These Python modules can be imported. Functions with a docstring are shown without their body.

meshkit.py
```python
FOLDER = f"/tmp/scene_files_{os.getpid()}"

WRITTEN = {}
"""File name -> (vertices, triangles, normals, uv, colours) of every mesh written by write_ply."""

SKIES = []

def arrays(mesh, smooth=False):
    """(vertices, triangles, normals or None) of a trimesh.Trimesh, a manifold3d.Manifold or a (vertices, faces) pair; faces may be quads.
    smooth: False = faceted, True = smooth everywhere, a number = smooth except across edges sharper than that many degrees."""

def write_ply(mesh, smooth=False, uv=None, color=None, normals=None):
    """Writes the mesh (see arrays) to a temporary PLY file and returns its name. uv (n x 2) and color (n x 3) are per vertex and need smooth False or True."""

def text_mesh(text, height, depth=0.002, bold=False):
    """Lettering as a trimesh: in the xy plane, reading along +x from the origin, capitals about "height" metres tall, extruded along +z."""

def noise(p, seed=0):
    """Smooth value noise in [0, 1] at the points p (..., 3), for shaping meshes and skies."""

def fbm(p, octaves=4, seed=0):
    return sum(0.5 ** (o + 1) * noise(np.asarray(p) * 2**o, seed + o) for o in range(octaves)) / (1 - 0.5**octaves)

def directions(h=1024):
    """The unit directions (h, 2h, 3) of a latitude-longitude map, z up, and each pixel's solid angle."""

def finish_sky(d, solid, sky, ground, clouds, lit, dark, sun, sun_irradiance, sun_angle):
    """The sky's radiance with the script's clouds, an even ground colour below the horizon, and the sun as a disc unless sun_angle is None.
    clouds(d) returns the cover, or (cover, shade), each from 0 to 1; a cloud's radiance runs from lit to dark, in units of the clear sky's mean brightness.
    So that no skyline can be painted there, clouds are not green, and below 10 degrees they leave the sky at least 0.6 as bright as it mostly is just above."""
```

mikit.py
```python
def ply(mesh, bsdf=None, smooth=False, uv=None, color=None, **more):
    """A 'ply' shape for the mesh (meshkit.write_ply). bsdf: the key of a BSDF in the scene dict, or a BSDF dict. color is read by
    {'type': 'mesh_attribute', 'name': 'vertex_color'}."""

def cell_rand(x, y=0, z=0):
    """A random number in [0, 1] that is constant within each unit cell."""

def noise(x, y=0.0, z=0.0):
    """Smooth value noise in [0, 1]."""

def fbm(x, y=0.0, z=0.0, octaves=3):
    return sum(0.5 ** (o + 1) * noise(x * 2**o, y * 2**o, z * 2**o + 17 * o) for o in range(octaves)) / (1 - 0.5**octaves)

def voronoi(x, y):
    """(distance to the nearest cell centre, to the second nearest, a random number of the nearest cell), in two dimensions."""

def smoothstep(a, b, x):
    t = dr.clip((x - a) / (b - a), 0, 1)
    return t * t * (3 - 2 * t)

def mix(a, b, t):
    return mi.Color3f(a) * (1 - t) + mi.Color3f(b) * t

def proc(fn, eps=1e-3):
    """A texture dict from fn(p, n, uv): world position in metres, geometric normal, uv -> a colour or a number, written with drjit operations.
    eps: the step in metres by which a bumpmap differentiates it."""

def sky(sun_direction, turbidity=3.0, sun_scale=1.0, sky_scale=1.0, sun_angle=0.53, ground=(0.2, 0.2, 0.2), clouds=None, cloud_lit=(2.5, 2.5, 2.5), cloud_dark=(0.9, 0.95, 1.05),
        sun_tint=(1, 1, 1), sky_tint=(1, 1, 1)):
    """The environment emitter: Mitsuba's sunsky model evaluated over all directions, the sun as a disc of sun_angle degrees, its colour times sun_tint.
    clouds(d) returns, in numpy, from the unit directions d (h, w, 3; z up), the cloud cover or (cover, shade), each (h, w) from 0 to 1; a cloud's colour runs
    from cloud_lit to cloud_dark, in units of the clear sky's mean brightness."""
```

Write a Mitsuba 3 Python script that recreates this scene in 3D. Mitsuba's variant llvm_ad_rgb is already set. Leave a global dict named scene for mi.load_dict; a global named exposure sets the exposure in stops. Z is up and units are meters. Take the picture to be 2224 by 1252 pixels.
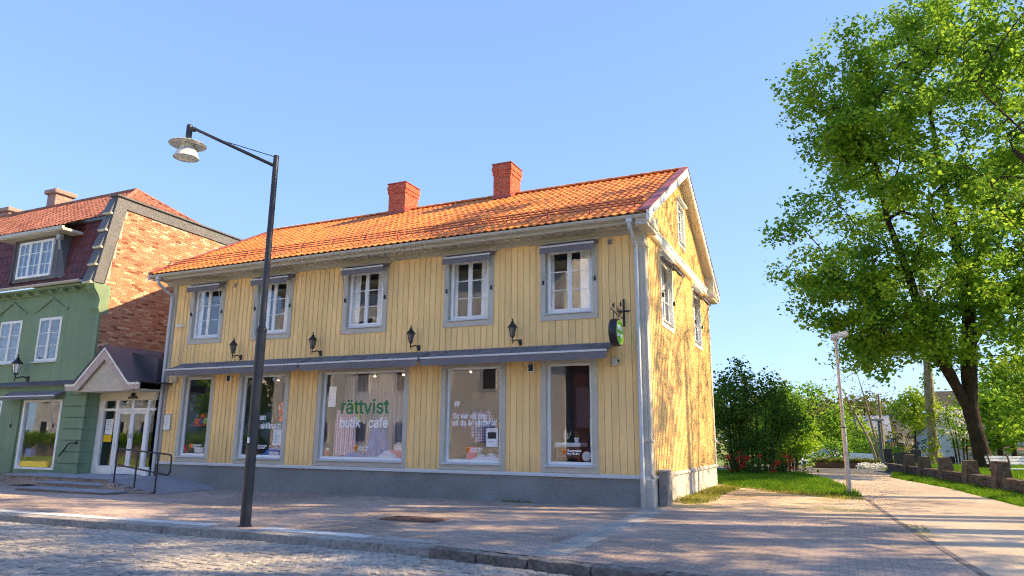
import math, random
import numpy as np, trimesh, drjit as dr, mitsuba as mi
import mikit, meshkit
from mikit import proc, noise, fbm, cell_rand, voronoi, smoothstep, mix

T = mi.ScalarTransform4f
scene, labels = {}, {}
rng = np.random.default_rng(7)

# ------------------------------------------------------------------ camera, sky, exposure
_yaw, _pitch, _roll, _f = -0.4314, 0.2127, 0.0084, 1513.0
_fw = np.array([math.sin(_yaw) * math.cos(_pitch), math.cos(_yaw) * math.cos(_pitch), math.sin(_pitch)])
_r = np.array([math.cos(_yaw), -math.sin(_yaw), 0.0])
_u = np.cross(_r, _fw)
_up = -math.sin(_roll) * _r + math.cos(_roll) * _u
CAM = np.array([4.2223, -17.2848, 1.6])
scene['camera'] = {'type': 'perspective', 'fov': 2 * math.degrees(math.atan(1112 / _f)), 'fov_axis': 'x', 'near_clip': 0.05, 'far_clip': 2000.0,
                   'to_world': T().look_at(origin=CAM.tolist(), target=(CAM + _fw).tolist(), up=_up.tolist())}
SUN = (1.0, 0.34, 0.72)
scene['sky'] = mikit.sky(SUN, turbidity=1.9, sun_scale=0.85, sky_scale=1.24, sun_tint=(1.0, 0.92, 0.76), sky_tint=(0.98, 0.90, 0.97), clouds=lambda d: 0.55, cloud_lit=(0.37, 0.64, 1.30), ground=(0.25, 0.24, 0.22))
exposure = 3.2

# ------------------------------------------------------------------ materials
def rgb(c):
    return {'type': 'rgb', 'value': [float(x) for x in c]}

def mat(key, color, rough=0.7, spec=0.4, metal=0.0, bump=None, bump_scale=1.0, eps=2e-3):
    base = proc(color) if callable(color) else rgb(color)
    b = {'type': 'principled', 'base_color': base, 'roughness': float(rough), 'specular': float(spec), 'metallic': float(metal)}
    if bump is not None:
        b = {'type': 'bumpmap', 'arbitrary': proc(bump, eps), 'scale': float(bump_scale), 'bsdf': b}
    scene[key] = {'type': 'twosided', 'bsdf': b}
    return key

def varied(c, amount=0.2, scale=2.0, fine=0.12):
    c = np.array(c, float)
    def f(p, n, uv):
        a = fbm(p.x * scale, p.y * scale, p.z * scale, 3)
        b = noise(p.x * 23, p.y * 23, p.z * 23)
        k = 1 + amount * (a - 0.5) * 2 + fine * (b - 0.5) * 2
        return mi.Color3f(*[float(x) for x in c]) * k
    return f

def paint(c, seed=0, streak=0.18):
    c = np.array(c, float)
    def f(p, n, uv):
        s = fbm(p.x * 9 + seed, p.y * 9, p.z * 0.9, 3)
        b = fbm(p.x * 0.7, p.y * 0.7 + seed, p.z * 0.8, 2)
        r = cell_rand(dr.floor(p.x / 0.187), dr.floor(p.y / 0.187), 5)
        low = smoothstep(1.5, 0.6, p.z)
        k = 1 + streak * (s - 0.5) + 0.22 * (b - 0.5) + 0.12 * (r - 0.5) - 0.22 * low * fbm(p.x * 5, p.y * 5, p.z * 5, 2)
        return mi.Color3f(*[float(x) for x in c]) * k
    return f

mat('m_yellow', paint((0.90, 0.625, 0.275)), 0.62, 0.35)
mat('m_trim', varied((0.50, 0.475, 0.41), 0.1, 1.5, 0.08), 0.6)
mat('m_white', varied((0.80, 0.80, 0.78), 0.06, 2, 0.03), 0.45)
mat('m_sill', varied((0.55, 0.57, 0.60), 0.08, 3, 0.04), 0.4)
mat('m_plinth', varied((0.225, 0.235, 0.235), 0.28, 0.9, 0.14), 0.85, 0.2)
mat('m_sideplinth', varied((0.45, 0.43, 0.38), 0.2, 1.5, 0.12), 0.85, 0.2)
def tile_col(p, n, uv):
    r = cell_rand(dr.floor(p.x / 0.222 + 400), dr.floor(p.z / 0.195), 3)
    a = fbm(p.x * 0.8, p.y * 0.8, p.z * 0.8, 3)
    g = fbm(p.x * 14, p.y * 14, p.z * 14, 2)
    c = mix((0.74, 0.27, 0.065), (0.57, 0.175, 0.045), r)
    d = smoothstep(-1.0, 0.6, p.x) * fbm(p.x * 4, p.y * 4, p.z * 4, 3)
    return mix(c, (0.30, 0.10, 0.05), 0.45 * smoothstep(0.5, 0.8, a) + 0.5 * d) * (0.85 + 0.3 * g)
mat('m_tile', tile_col, 0.6, 0.35)
def tile2_col(p, n, uv):
    r = cell_rand(dr.floor(p.x / 0.24 + 400), dr.floor(p.z / 0.2), 3)
    g = fbm(p.x * 9, p.y * 9, p.z * 9, 3)
    c = mix((0.36, 0.15, 0.095), (0.26, 0.105, 0.072), r)
    return c * (0.75 + 0.5 * g)
mat('m_tile_old', tile2_col, 0.75, 0.3)
def tile3_col(p, n, uv):
    r = cell_rand(dr.floor(p.x / 0.24 + 400), dr.floor(p.z / 0.3), 3)
    return mix((0.13, 0.034, 0.034), (0.08, 0.024, 0.028), r) * (0.8 + 0.4 * fbm(p.x * 9, p.y * 9, p.z * 9, 2))
mat('m_tile_dark', tile3_col, 0.55, 0.4)
def brick_col(p, n, uv):
    row = dr.floor(p.z / 0.081)
    r = cell_rand(13 * dr.floor(p.y / 0.263 + 0.5 * (row - 2 * dr.floor(row / 2)) + 90), row * 31, 3)
    r2 = cell_rand(17 * dr.floor(p.y / 0.263 + 0.5 * (row - 2 * dr.floor(row / 2)) + 90), row * 41, 8)
    c = mix((0.44, 0.195, 0.115), (0.55, 0.28, 0.165), r)
    c = mix(c, (0.66, 0.47, 0.31), smoothstep(0.72, 0.93, r2) * 0.9)
    c = mix(c, (0.25, 0.10, 0.06), smoothstep(0.12, 0.05, r2))
    return c * (0.8 + 0.4 * fbm(p.x * 18, p.y * 18, p.z * 18, 3))
mat('m_brick', brick_col, 0.85, 0.2)
mat('m_mortar', varied((0.47, 0.40, 0.33), 0.2, 4, 0.2), 0.9, 0.1)
def cbrick_col(p, n, uv):
    r = cell_rand(dr.floor(p.x / 0.13), dr.floor(p.z / 0.08), dr.floor(p.y / 0.13))
    return mix((0.42, 0.10, 0.06), (0.52, 0.17, 0.10), r) * (0.85 + 0.3 * noise(p.x * 30, p.y * 30, p.z * 30))
mat('m_chimney_brick', cbrick_col, 0.8, 0.2)
mat('m_red_metal', varied((0.30, 0.075, 0.055), 0.12, 3), 0.45)
mat('m_zinc', varied((0.115, 0.12, 0.13), 0.22, 1.6, 0.08), 0.6, 0.4)
mat('m_darkmetal', varied((0.075, 0.065, 0.08), 0.3, 2.0, 0.1), 0.4, 0.5, 0.2)
mat('m_awning', varied((0.18, 0.165, 0.18), 0.14, 3, 0.1), 0.85, 0.15)
mat('m_awning_top', varied((0.155, 0.148, 0.16), 0.2, 2, 0.1), 0.85, 0.15)
mat('m_black', (0.018, 0.018, 0.02), 0.4, 0.5)
mat('m_iron', varied((0.028, 0.028, 0.03), 0.2, 5), 0.45, 0.5)
mat('m_pole', varied((0.026, 0.028, 0.036), 0.12, 2), 0.38, 0.5)
mat('m_galv', varied((0.42, 0.43, 0.42), 0.14, 5), 0.45, 0.5, 0.3)
mat('m_lamp_shade', (0.62, 0.62, 0.60), 0.35)
mat('m_green', paint((0.20, 0.29, 0.185), 3, 0.06), 0.8, 0.2)
mat('m_porch_trim', varied((0.46, 0.37, 0.33), 0.08, 2), 0.6)
mat('m_pink_render', varied((0.34, 0.235, 0.20), 0.15, 2, 0.15), 0.85)
mat('m_porch_board', varied((0.50, 0.45, 0.37), 0.1, 3, 0.2), 0.8)
mat('m_cream', varied((0.62, 0.57, 0.42), 0.08, 2), 0.55)
mat('m_stonestep', varied((0.24, 0.245, 0.27), 0.2, 2.5, 0.3), 0.85, 0.2)
mat('m_ramp', varied((0.23, 0.23, 0.25), 0.15, 1.5, 0.3), 0.9, 0.15)
mat('m_roughstone', varied((0.30, 0.25, 0.22), 0.5, 5, 0.3), 0.9, 0.15)
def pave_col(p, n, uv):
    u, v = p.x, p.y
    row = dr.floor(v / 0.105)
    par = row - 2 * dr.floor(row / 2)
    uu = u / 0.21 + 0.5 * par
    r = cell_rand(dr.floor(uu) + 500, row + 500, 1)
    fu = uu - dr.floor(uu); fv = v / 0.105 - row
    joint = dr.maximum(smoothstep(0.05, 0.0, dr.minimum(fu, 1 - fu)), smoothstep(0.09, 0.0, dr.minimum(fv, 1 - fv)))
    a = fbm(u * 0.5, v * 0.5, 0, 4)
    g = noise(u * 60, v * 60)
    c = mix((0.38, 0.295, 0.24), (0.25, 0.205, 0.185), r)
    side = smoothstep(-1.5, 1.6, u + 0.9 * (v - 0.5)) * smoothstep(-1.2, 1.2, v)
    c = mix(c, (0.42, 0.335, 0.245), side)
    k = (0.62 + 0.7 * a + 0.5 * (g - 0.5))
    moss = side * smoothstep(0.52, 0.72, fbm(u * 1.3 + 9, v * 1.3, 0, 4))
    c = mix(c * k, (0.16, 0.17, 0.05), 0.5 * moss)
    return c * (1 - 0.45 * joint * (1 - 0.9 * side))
def pave_bump(p, n, uv):
    row = dr.floor(p.y / 0.105)
    uu = p.x / 0.21 + 0.5 * (row - 2 * dr.floor(row / 2))
    fu = uu - dr.floor(uu); fv = p.y / 0.105 - row
    j = dr.minimum(smoothstep(0.0, 0.05, dr.minimum(fu, 1 - fu)), smoothstep(0.0, 0.1, dr.minimum(fv, 1 - fv)))
    return j * 0.6 + 0.4 * noise(p.x * 45, p.y * 45) + cell_rand(dr.floor(uu) + 500, row + 500, 4) * 0.25
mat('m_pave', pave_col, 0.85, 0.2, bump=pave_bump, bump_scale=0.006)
mat('m_asphalt', lambda p, n, uv: mi.Color3f(0.41, 0.335, 0.26) * (0.7 + 0.45 * fbm(p.x * 0.6, p.y * 0.6, 0, 4) + 0.4 * (noise(p.x * 50, p.y * 50) - 0.5)), 0.9, 0.15,
    bump=lambda p, n, uv: noise(p.x * 60, p.y * 60) + noise(p.x * 9, p.y * 9), bump_scale=0.004)
mat('m_darkasphalt', varied((0.10, 0.10, 0.105), 0.25, 0.6, 0.4), 0.9, 0.15)
def sett_col(p, n, uv):
    r = cell_rand(dr.floor(p.x / 0.13 + 500), dr.floor(p.y / 0.1 + 500), 2)
    a = fbm(p.x * 0.8, p.y * 0.8, 0, 3)
    return mix((0.37, 0.335, 0.29), (0.22, 0.205, 0.19), r) * (0.65 + 0.5 * a + 0.25 * (noise(p.x * 60, p.y * 60, p.z * 60)))
mat('m_sett', sett_col, 0.75, 0.3)
mat('m_joint', varied((0.12, 0.105, 0.09), 0.3, 6, 0.3), 0.95, 0.1)
mat('m_kerb', varied((0.25, 0.235, 0.215), 0.3, 3, 0.3), 0.9, 0.2)
mat('m_kerb_rough', varied((0.16, 0.14, 0.125), 0.5, 6, 0.4), 0.9, 0.2)
mat('m_flag', varied((0.46, 0.45, 0.43), 0.2, 2, 0.2), 0.8)
mat('m_flag_grey', varied((0.27, 0.255, 0.235), 0.2, 2, 0.2), 0.85)
mat('m_rust', varied((0.17, 0.09, 0.065), 0.4, 8, 0.4), 0.85)
mat('m_ground', lambda p, n, uv: mix((0.10, 0.16, 0.035), (0.20, 0.18, 0.09), smoothstep(0.45, 0.7, fbm(p.x * 0.25, p.y * 0.25, 0, 4))) * (0.7 + 0.6 * noise(p.x * 9, p.y * 9)), 0.95, 0.1)
mat('m_bark', varied((0.05, 0.038, 0.03), 0.5, 3, 0.5), 0.95, 0.1, bump=lambda p, n, uv: fbm(p.x * 14, p.y * 14, p.z * 4, 3), bump_scale=0.06, eps=5e-3)
mat('m_bark_pale', varied((0.28, 0.23, 0.17), 0.4, 4, 0.4), 0.95, 0.1)
mat('m_wallstone', varied((0.095, 0.075, 0.062), 0.5, 3, 0.45), 0.95, 0.1)
mat('m_poststone', varied((0.12, 0.093, 0.068), 0.5, 5, 0.45), 0.95, 0.1)
mat('m_housewhite', varied((0.72, 0.73, 0.76), 0.06, 1), 0.7)
mat('m_housebeige', varied((0.50, 0.43, 0.33), 0.1, 1), 0.7)
mat('m_roofdark', varied((0.075, 0.07, 0.05), 0.3, 1.5, 0.2), 0.8)
mat('m_roofgrey', varied((0.34, 0.36, 0.40), 0.1, 1), 0.7)
mat('m_roofred', varied((0.28, 0.14, 0.10), 0.2, 2), 0.7)
mat('m_opp_white', lambda p, n, uv: mi.Color3f(0.74, 0.73, 0.73) * (1 - 0.5 * smoothstep(0.2, 0.0, p.z / 0.24 - dr.floor(p.z / 0.24))) * (0.94 + 0.12 * noise(p.x, p.y, p.z)), 0.8)
mat('m_opp_red', varied((0.09, 0.03, 0.032), 0.2, 2), 0.8)
mat('m_room', varied((0.34, 0.31, 0.27), 0.12, 1), 0.9)
mat('m_room_grey', varied((0.13, 0.14, 0.16), 0.12, 1), 0.9)
mat('m_room_beige', (0.16, 0.13, 0.10), 0.9)
mat('m_dark', (0.03, 0.03, 0.035), 0.6)
mat('m_curtain', varied((0.82, 0.81, 0.78), 0.06, 3), 0.9)
mat('m_curtain_grey', varied((0.34, 0.36, 0.40), 0.06, 3), 0.9)
mat('m_room_dark', varied((0.075, 0.08, 0.09), 0.1, 1), 0.9)
mat('m_txt_white', (0.92, 0.92, 0.95), 0.6)
mat('m_txt_green', (0.02, 0.20, 0.07), 0.5)
mat('m_txt_dark', (0.08, 0.08, 0.10), 0.6)
mat('m_red', (0.55, 0.03, 0.02), 0.5)
mat('m_signgreen', varied((0.11, 0.40, 0.03), 0.1, 3), 0.4)
mat('m_gold', (0.85, 0.50, 0.03), 0.5)
mat('m_yellowbox', (0.80, 0.52, 0.01), 0.5)
mat('m_paper', varied((0.80, 0.80, 0.80), 0.03), 0.8)
mat('m_orange', (0.85, 0.12, 0.02), 0.8)
mat('m_blue', varied((0.06, 0.16, 0.46), 0.25, 5), 0.9)
mat('m_blue_box', (0.05, 0.16, 0.50), 0.5)
mat('m_pale_blue', varied((0.48, 0.53, 0.66), 0.15, 5), 0.9)
mat('m_pink', (0.65, 0.10, 0.18), 0.8)
mat('m_lime', (0.42, 0.55, 0.10), 0.8)
mat('m_purple', (0.18, 0.06, 0.24), 0.7)
mat('m_wood', varied((0.16, 0.07, 0.04), 0.3, 3), 0.6)
mat('m_stripe', lambda p, n, uv: mix((0.68, 0.50, 0.55), (0.20, 0.11, 0.25), smoothstep(0.55, 0.7, dr.abs(2 * (p.x / 0.055 - dr.floor(p.x / 0.055)) - 1))), 0.9)
def plaid(p, n, uv):
    a = smoothstep(0.45, 0.55, dr.abs(2 * (p.x / 0.075 - dr.floor(p.x / 0.075)) - 1))
    b = smoothstep(0.45, 0.55, dr.abs(2 * (p.z / 0.075 - dr.floor(p.z / 0.075)) - 1))
    return mix(mix((0.70, 0.68, 0.72), (0.22, 0.14, 0.30), a), (0.07, 0.04, 0.14), 0.75 * b)
mat('m_plaid', plaid, 0.9)
scene['m_glass'] = {'type': 'thindielectric', 'int_ior': 1.66}
scene['m_dormerglass'] = {'type': 'twosided', 'bsdf': {'type': 'principled', 'base_color': rgb((0.10, 0.17, 0.27)), 'roughness': 0.05, 'specular': 0.9}}
scene['m_frost'] = {'type': 'twosided', 'bsdf': {'type': 'principled', 'base_color': rgb((0.10, 0.10, 0.11)), 'roughness': 0.2, 'specular': 0.6}}

def leaf(key, light, dark, trans=1.0, scale=0.8):
    def f(p, n, uv):
        a = fbm(p.x * scale, p.y * scale, p.z * scale, 2)
        r = cell_rand(dr.floor(p.x * 7), dr.floor(p.y * 7), dr.floor(p.z * 7))
        return mix(dark, light, dr.clip(0.55 * smoothstep(0.3, 0.7, a) + 0.5 * r, 0, 1))
    scene[key] = {'type': 'principledthin', 'base_color': proc(f), 'roughness': 0.45, 'diff_trans': float(trans), 'eta': 1.4, 'spec_trans': 0.0}
    return key
leaf('m_leaf', (0.38, 0.56, 0.05), (0.10, 0.25, 0.03), 1.1)
leaf('m_leaf_dark', (0.13, 0.25, 0.04), (0.05, 0.11, 0.018), 0.8)
leaf('m_leaf_lime', (0.42, 0.55, 0.05), (0.20, 0.32, 0.03), 1.1)
leaf('m_leaf_olive', (0.24, 0.26, 0.06), (0.09, 0.12, 0.03), 0.8)
leaf('m_grass', (0.20, 0.36, 0.03), (0.08, 0.19, 0.015), 0.9, 1.5)
leaf('m_drygrass', (0.42, 0.40, 0.08), (0.16, 0.22, 0.03), 0.8, 1.5)
leaf('m_blossom', (0.85, 0.85, 0.80), (0.65, 0.66, 0.60), 0.7)
leaf('m_redflower', (0.80, 0.06, 0.05), (0.50, 0.03, 0.04), 0.6)

# ------------------------------------------------------------------ mesh helpers
class MB:
    """Collects pieces of one mesh."""
    def __init__(self):
        self.v, self.f, self.n = [], [], 0
    def add(self, v, f):
        v = np.asarray(v, float).reshape(-1, 3); f = np.asarray(f, int)
        if f.ndim == 2 and f.shape[1] == 4:
            f = np.vstack([f[:, [0, 1, 2]], f[:, [0, 2, 3]]])
        self.v.append(v); self.f.append(f + self.n); self.n += len(v)
        return self
    def box(self, x0, x1, y0, y1, z0, z1):
        v = [(x, y, z) for z in (z0, z1) for y in (y0, y1) for x in (x0, x1)]
        return self.add(v, [(0, 2, 3, 1), (4, 5, 7, 6), (0, 1, 5, 4), (2, 6, 7, 3), (0, 4, 6, 2), (1, 3, 7, 5)])
    def cbox(self, x0, x1, y0, y1, z0, z1, c=0.01):
        h = np.array([x1 - x0, y1 - y0, z1 - z0]) / 2; m = np.array([x0 + x1, y0 + y1, z0 + z1]) / 2
        c = min(c, 0.45 * h.min())
        p = []
        for s in np.array(np.meshgrid([-1, 1], [-1, 1], [-1, 1])).T.reshape(-1, 3):
            for k in range(3):
                q = h - c; q[k] = h[k]; p.append(m + s * q)
        hull = trimesh.convex.convex_hull(np.array(p))
        return self.add(hull.vertices, hull.faces)
    def hexa(self, bottom, top):
        """8 corners: bottom quad and top quad in the same order."""
        return self.add(list(bottom) + list(top), [(0, 3, 2, 1), (4, 5, 6, 7), (0, 1, 5, 4), (1, 2, 6, 5), (2, 3, 7, 6), (3, 0, 4, 7)])
    def quad(self, a, b, c, d):
        return self.add([a, b, c, d], [(0, 1, 2, 3)])
    def tube(self, path, rad, n=8, cap=True):
        p = np.asarray(path, float); rad = np.broadcast_to(np.asarray(rad, float), (len(p),))
        t = np.gradient(p, axis=0); t /= np.linalg.norm(t, axis=1, keepdims=True) + 1e-12
        ref = np.array([0, 0, 1.0]) if abs(t[0, 2]) < 0.9 else np.array([1.0, 0, 0])
        rings = []
        for k in range(len(p)):
            a = np.cross(t[k], ref); a /= np.linalg.norm(a) + 1e-12
            b = np.cross(t[k], a); ref = np.cross(a, t[k])
            ang = np.arange(n) * 2 * np.pi / n
            rings.append(p[k] + rad[k] * (np.cos(ang)[:, None] * a - np.sin(ang)[:, None] * b))
        v = np.vstack(rings)
        i, j = np.meshgrid(np.arange(len(p) - 1), np.arange(n), indexing='ij')
        q = np.stack([i * n + j, i * n + (j + 1) % n, (i + 1) * n + (j + 1) % n, (i + 1) * n + j], -1).reshape(-1, 4)
        f = np.vstack([q[:, [0, 1, 2]], q[:, [0, 2, 3]]])
        if cap:
            v = np.vstack([v, p[0], p[-1]]); m = len(p) * n
            e = [(m, (k + 1) % n, k) for k in range(n)] + [(m + 1, m - n + k, m - n + (k + 1) % n) for k in range(n)]
            f = np.vstack([f, e])
        return self.add(v, f)
    def lathe(self, prof, c, n=24, axis='z'):
        pr = np.asarray(prof, float); ang = np.arange(n) * 2 * np.pi / n
        v = np.stack([pr[:, :1] * np.cos(ang), pr[:, :1] * np.sin(ang), np.repeat(pr[:, 1:], n, 1)], -1).reshape(-1, 3)
        if axis == 'x':
            v = v[:, [2, 0, 1]]
        elif axis == 'y':
            v = v[:, [1, 2, 0]]
        i, j = np.meshgrid(np.arange(len(pr) - 1), np.arange(n), indexing='ij')
        q = np.stack([i * n + j, i * n + (j + 1) % n, (i + 1) * n + (j + 1) % n, (i + 1) * n + j], -1).reshape(-1, 4)
        return self.add(v + np.asarray(c, float), q)
    def prism(self, poly, off):
        """Planar 3-D polygon (convex or nearly) swept along off."""
        p = np.asarray(poly, float); n = len(p)
        v = np.vstack([p, p + np.asarray(off, float)])
        c0, c1 = p.mean(0), p.mean(0) + np.asarray(off, float)
        v = np.vstack([v, c0, c1])
        f = [(k, (k + 1) % n, 2 * n) for k in range(n)] + [(n + (k + 1) % n, n + k, 2 * n + 1) for k in range(n)]
        f += [(k, n + k, n + (k + 1) % n) for k in range(n)] + [(k, n + (k + 1) % n, (k + 1) % n) for k in range(n)]
        return self.add(v, f)
    def mesh(self, m, M=None):
        v = np.array(m.vertices)
        if M is not None:
            v = v @ np.asarray(M)[:3, :3].T + np.asarray(M)[:3, 3]
        return self.add(v, m.faces)
    def arrays(self):
        return np.vstack(self.v), np.vstack(self.f)

_used = {}
def numbered(key):
    k = _used.get(key, 0); _used[key] = k + 1
    return key if k == 0 else f'{key}_{k:03d}'

def put(key, mesh, m, smooth=False, **more):
    """One entry of the scene; the key is numbered when taken."""
    key = numbered(key)
    scene[key] = mikit.ply(mesh.arrays() if isinstance(mesh, MB) else mesh, m, smooth, **more)
    return key

def again(key, source, to_world):
    key = numbered(key)
    scene[key] = {**scene[source], 'to_world': to_world}
    return key

def thing(key, label, cat, group=None):
    key = numbered(key)
    labels[key] = {'label': label, 'category': cat}
    if group:
        labels[key]['group'] = group
    return key

def tag(key, label, cat=None, group=None, kind=None):
    labels[key] = {'label': label}
    if cat: labels[key]['category'] = cat
    if group: labels[key]['group'] = group
    if kind: labels[key]['kind'] = kind
    return key

def struct(key, mesh, m, label, smooth=False):
    k = put(key, mesh, m, smooth)
    labels[k] = {'label': label, 'kind': 'structure'}
    return k

def stuff(key, label=None):
    labels.setdefault(key, {})['kind'] = 'stuff'
    if label: labels[key]['label'] = label

def minus(rects, hole):
    x0, x1, z0, z1 = hole
    out = []
    for a0, a1, b0, b1 in rects:
        if x1 <= a0 or x0 >= a1 or z1 <= b0 or z0 >= b1:
            out.append((a0, a1, b0, b1)); continue
        if a0 < x0: out.append((a0, x0, b0, b1))
        if x1 < a1: out.append((x1, a1, b0, b1))
        m0, m1 = max(a0, x0), min(a1, x1)
        if b0 < z0: out.append((m0, m1, b0, z0))
        if z1 < b1: out.append((m0, m1, z1, b1))
    return [r for r in out if r[1] - r[0] > 0.004 and r[3] - r[2] > 0.004]

def text(s, h, x, y, z, width=None, bold=False, depth=0.002):
    """Lettering on a wall that faces -y, its baseline starting at x, z."""
    m = meshkit.text_mesh(s, h, depth, bold)
    v = np.array(m.vertices)
    if width: v[:, 0] *= width / v[:, 0].max()
    return MB().add(np.stack([x + v[:, 0], y - v[:, 2], z + v[:, 1]], 1), m.faces)

def G(x):
    return 0.0055 * np.minimum(x, 0.0) if not np.isscalar(x) else 0.0055 * min(x, 0.0)

import shapely
from shapely.geometry import Polygon

def extr(poly, axis, a, b, holes=None):
    """A 2-D outline swept along an axis: 'x' takes (y, z), 'y' takes (x, z), 'z' takes (x, y)."""
    m = trimesh.creation.extrude_polygon(Polygon(poly, holes), b - a, engine='earcut')
    v = np.array(m.vertices); p, q, h = v[:, 0], v[:, 1], v[:, 2] + a
    v = {'x': np.stack([h, p, q], 1), 'y': np.stack([p, h, q], 1), 'z': np.stack([p, q, h], 1)}[axis]
    return v, m.faces

class Plane:
    """A wall: u runs along it, d out of it."""
    def __init__(self, face, off):
        self.face, self.off = face, off
    def pt(self, u, d, z):
        return (u, self.off - d, z) if self.face == 'front' else (self.off + d, u, z)
    def box(self, mb, u0, u1, d0, d1, z0, z1, c=0):
        a, b = self.pt(u0, d0, z0), self.pt(u1, d1, z1)
        lo, hi = np.minimum(a, b), np.maximum(a, b)
        if c: return mb.cbox(lo[0], hi[0], lo[1], hi[1], lo[2], hi[2], c)
        return mb.box(lo[0], hi[0], lo[1], hi[1], lo[2], hi[2])
    def sheet(self, mb, u0, u1, d, z0, z1):
        return mb.quad(self.pt(u0, d, z0), self.pt(u1, d, z0), self.pt(u1, d, z1), self.pt(u0, d, z1))

FRONT, GABLE = Plane('front', 0.0), Plane('gable', 0.0)

def room(key, pl, u0, u1, z0, z1, depth, m, d0=-0.13):
    b = MB()
    d1 = d0 - depth
    pl.sheet(b, u0, u1, d1, z0, z1)
    for z in (z0, z1):
        b.quad(pl.pt(u0, d0, z), pl.pt(u1, d0, z), pl.pt(u1, d1, z), pl.pt(u0, d1, z))
    for u in (u0, u1):
        b.quad(pl.pt(u, d0, z0), pl.pt(u, d1, z0), pl.pt(u, d1, z1), pl.pt(u, d0, z1))
    return put(key + '__interior', b, m)

# ------------------------------------------------------------------ the yellow house
H = thing('yellow_house', 'yellow board-clad two-storey house with an orange tiled roof and a row of shop windows', 'house')
L, W, ZP, ZT = -17.13, 9.99, 0.74, 6.86
SL = (10.5 - 7.24) / 5.85
def roofz(y):                                   # top of the tile bed on the front slope
    return 7.14 + SL * (y + 0.85)

UP = [(-16.19, -14.59), (-13.24, -11.58), (-9.52, -7.88), (-5.89, -4.28), (-2.86, -1.23)]
SHOP = [(-16.21, -14.68), (-13.59, -11.45), (-10.30, -6.98), (-5.90, -3.88), (-2.85, -1.29)]
holes = [(a + 0.12, b - 0.12, 4.86, 6.72) for a, b in UP] + [(a + 0.12, b - 0.12, 0.93, 3.60) for a, b in SHOP]
GW = [(1.72, 3.32, 4.68, 6.80), (6.68, 8.12, 4.72, 6.80), (4.52, 5.72, 7.74, 9.30)]
gholes = [(a + 0.1, b - 0.1, c + 0.12, d - 0.1) for a, b, c, d in GW]

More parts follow.
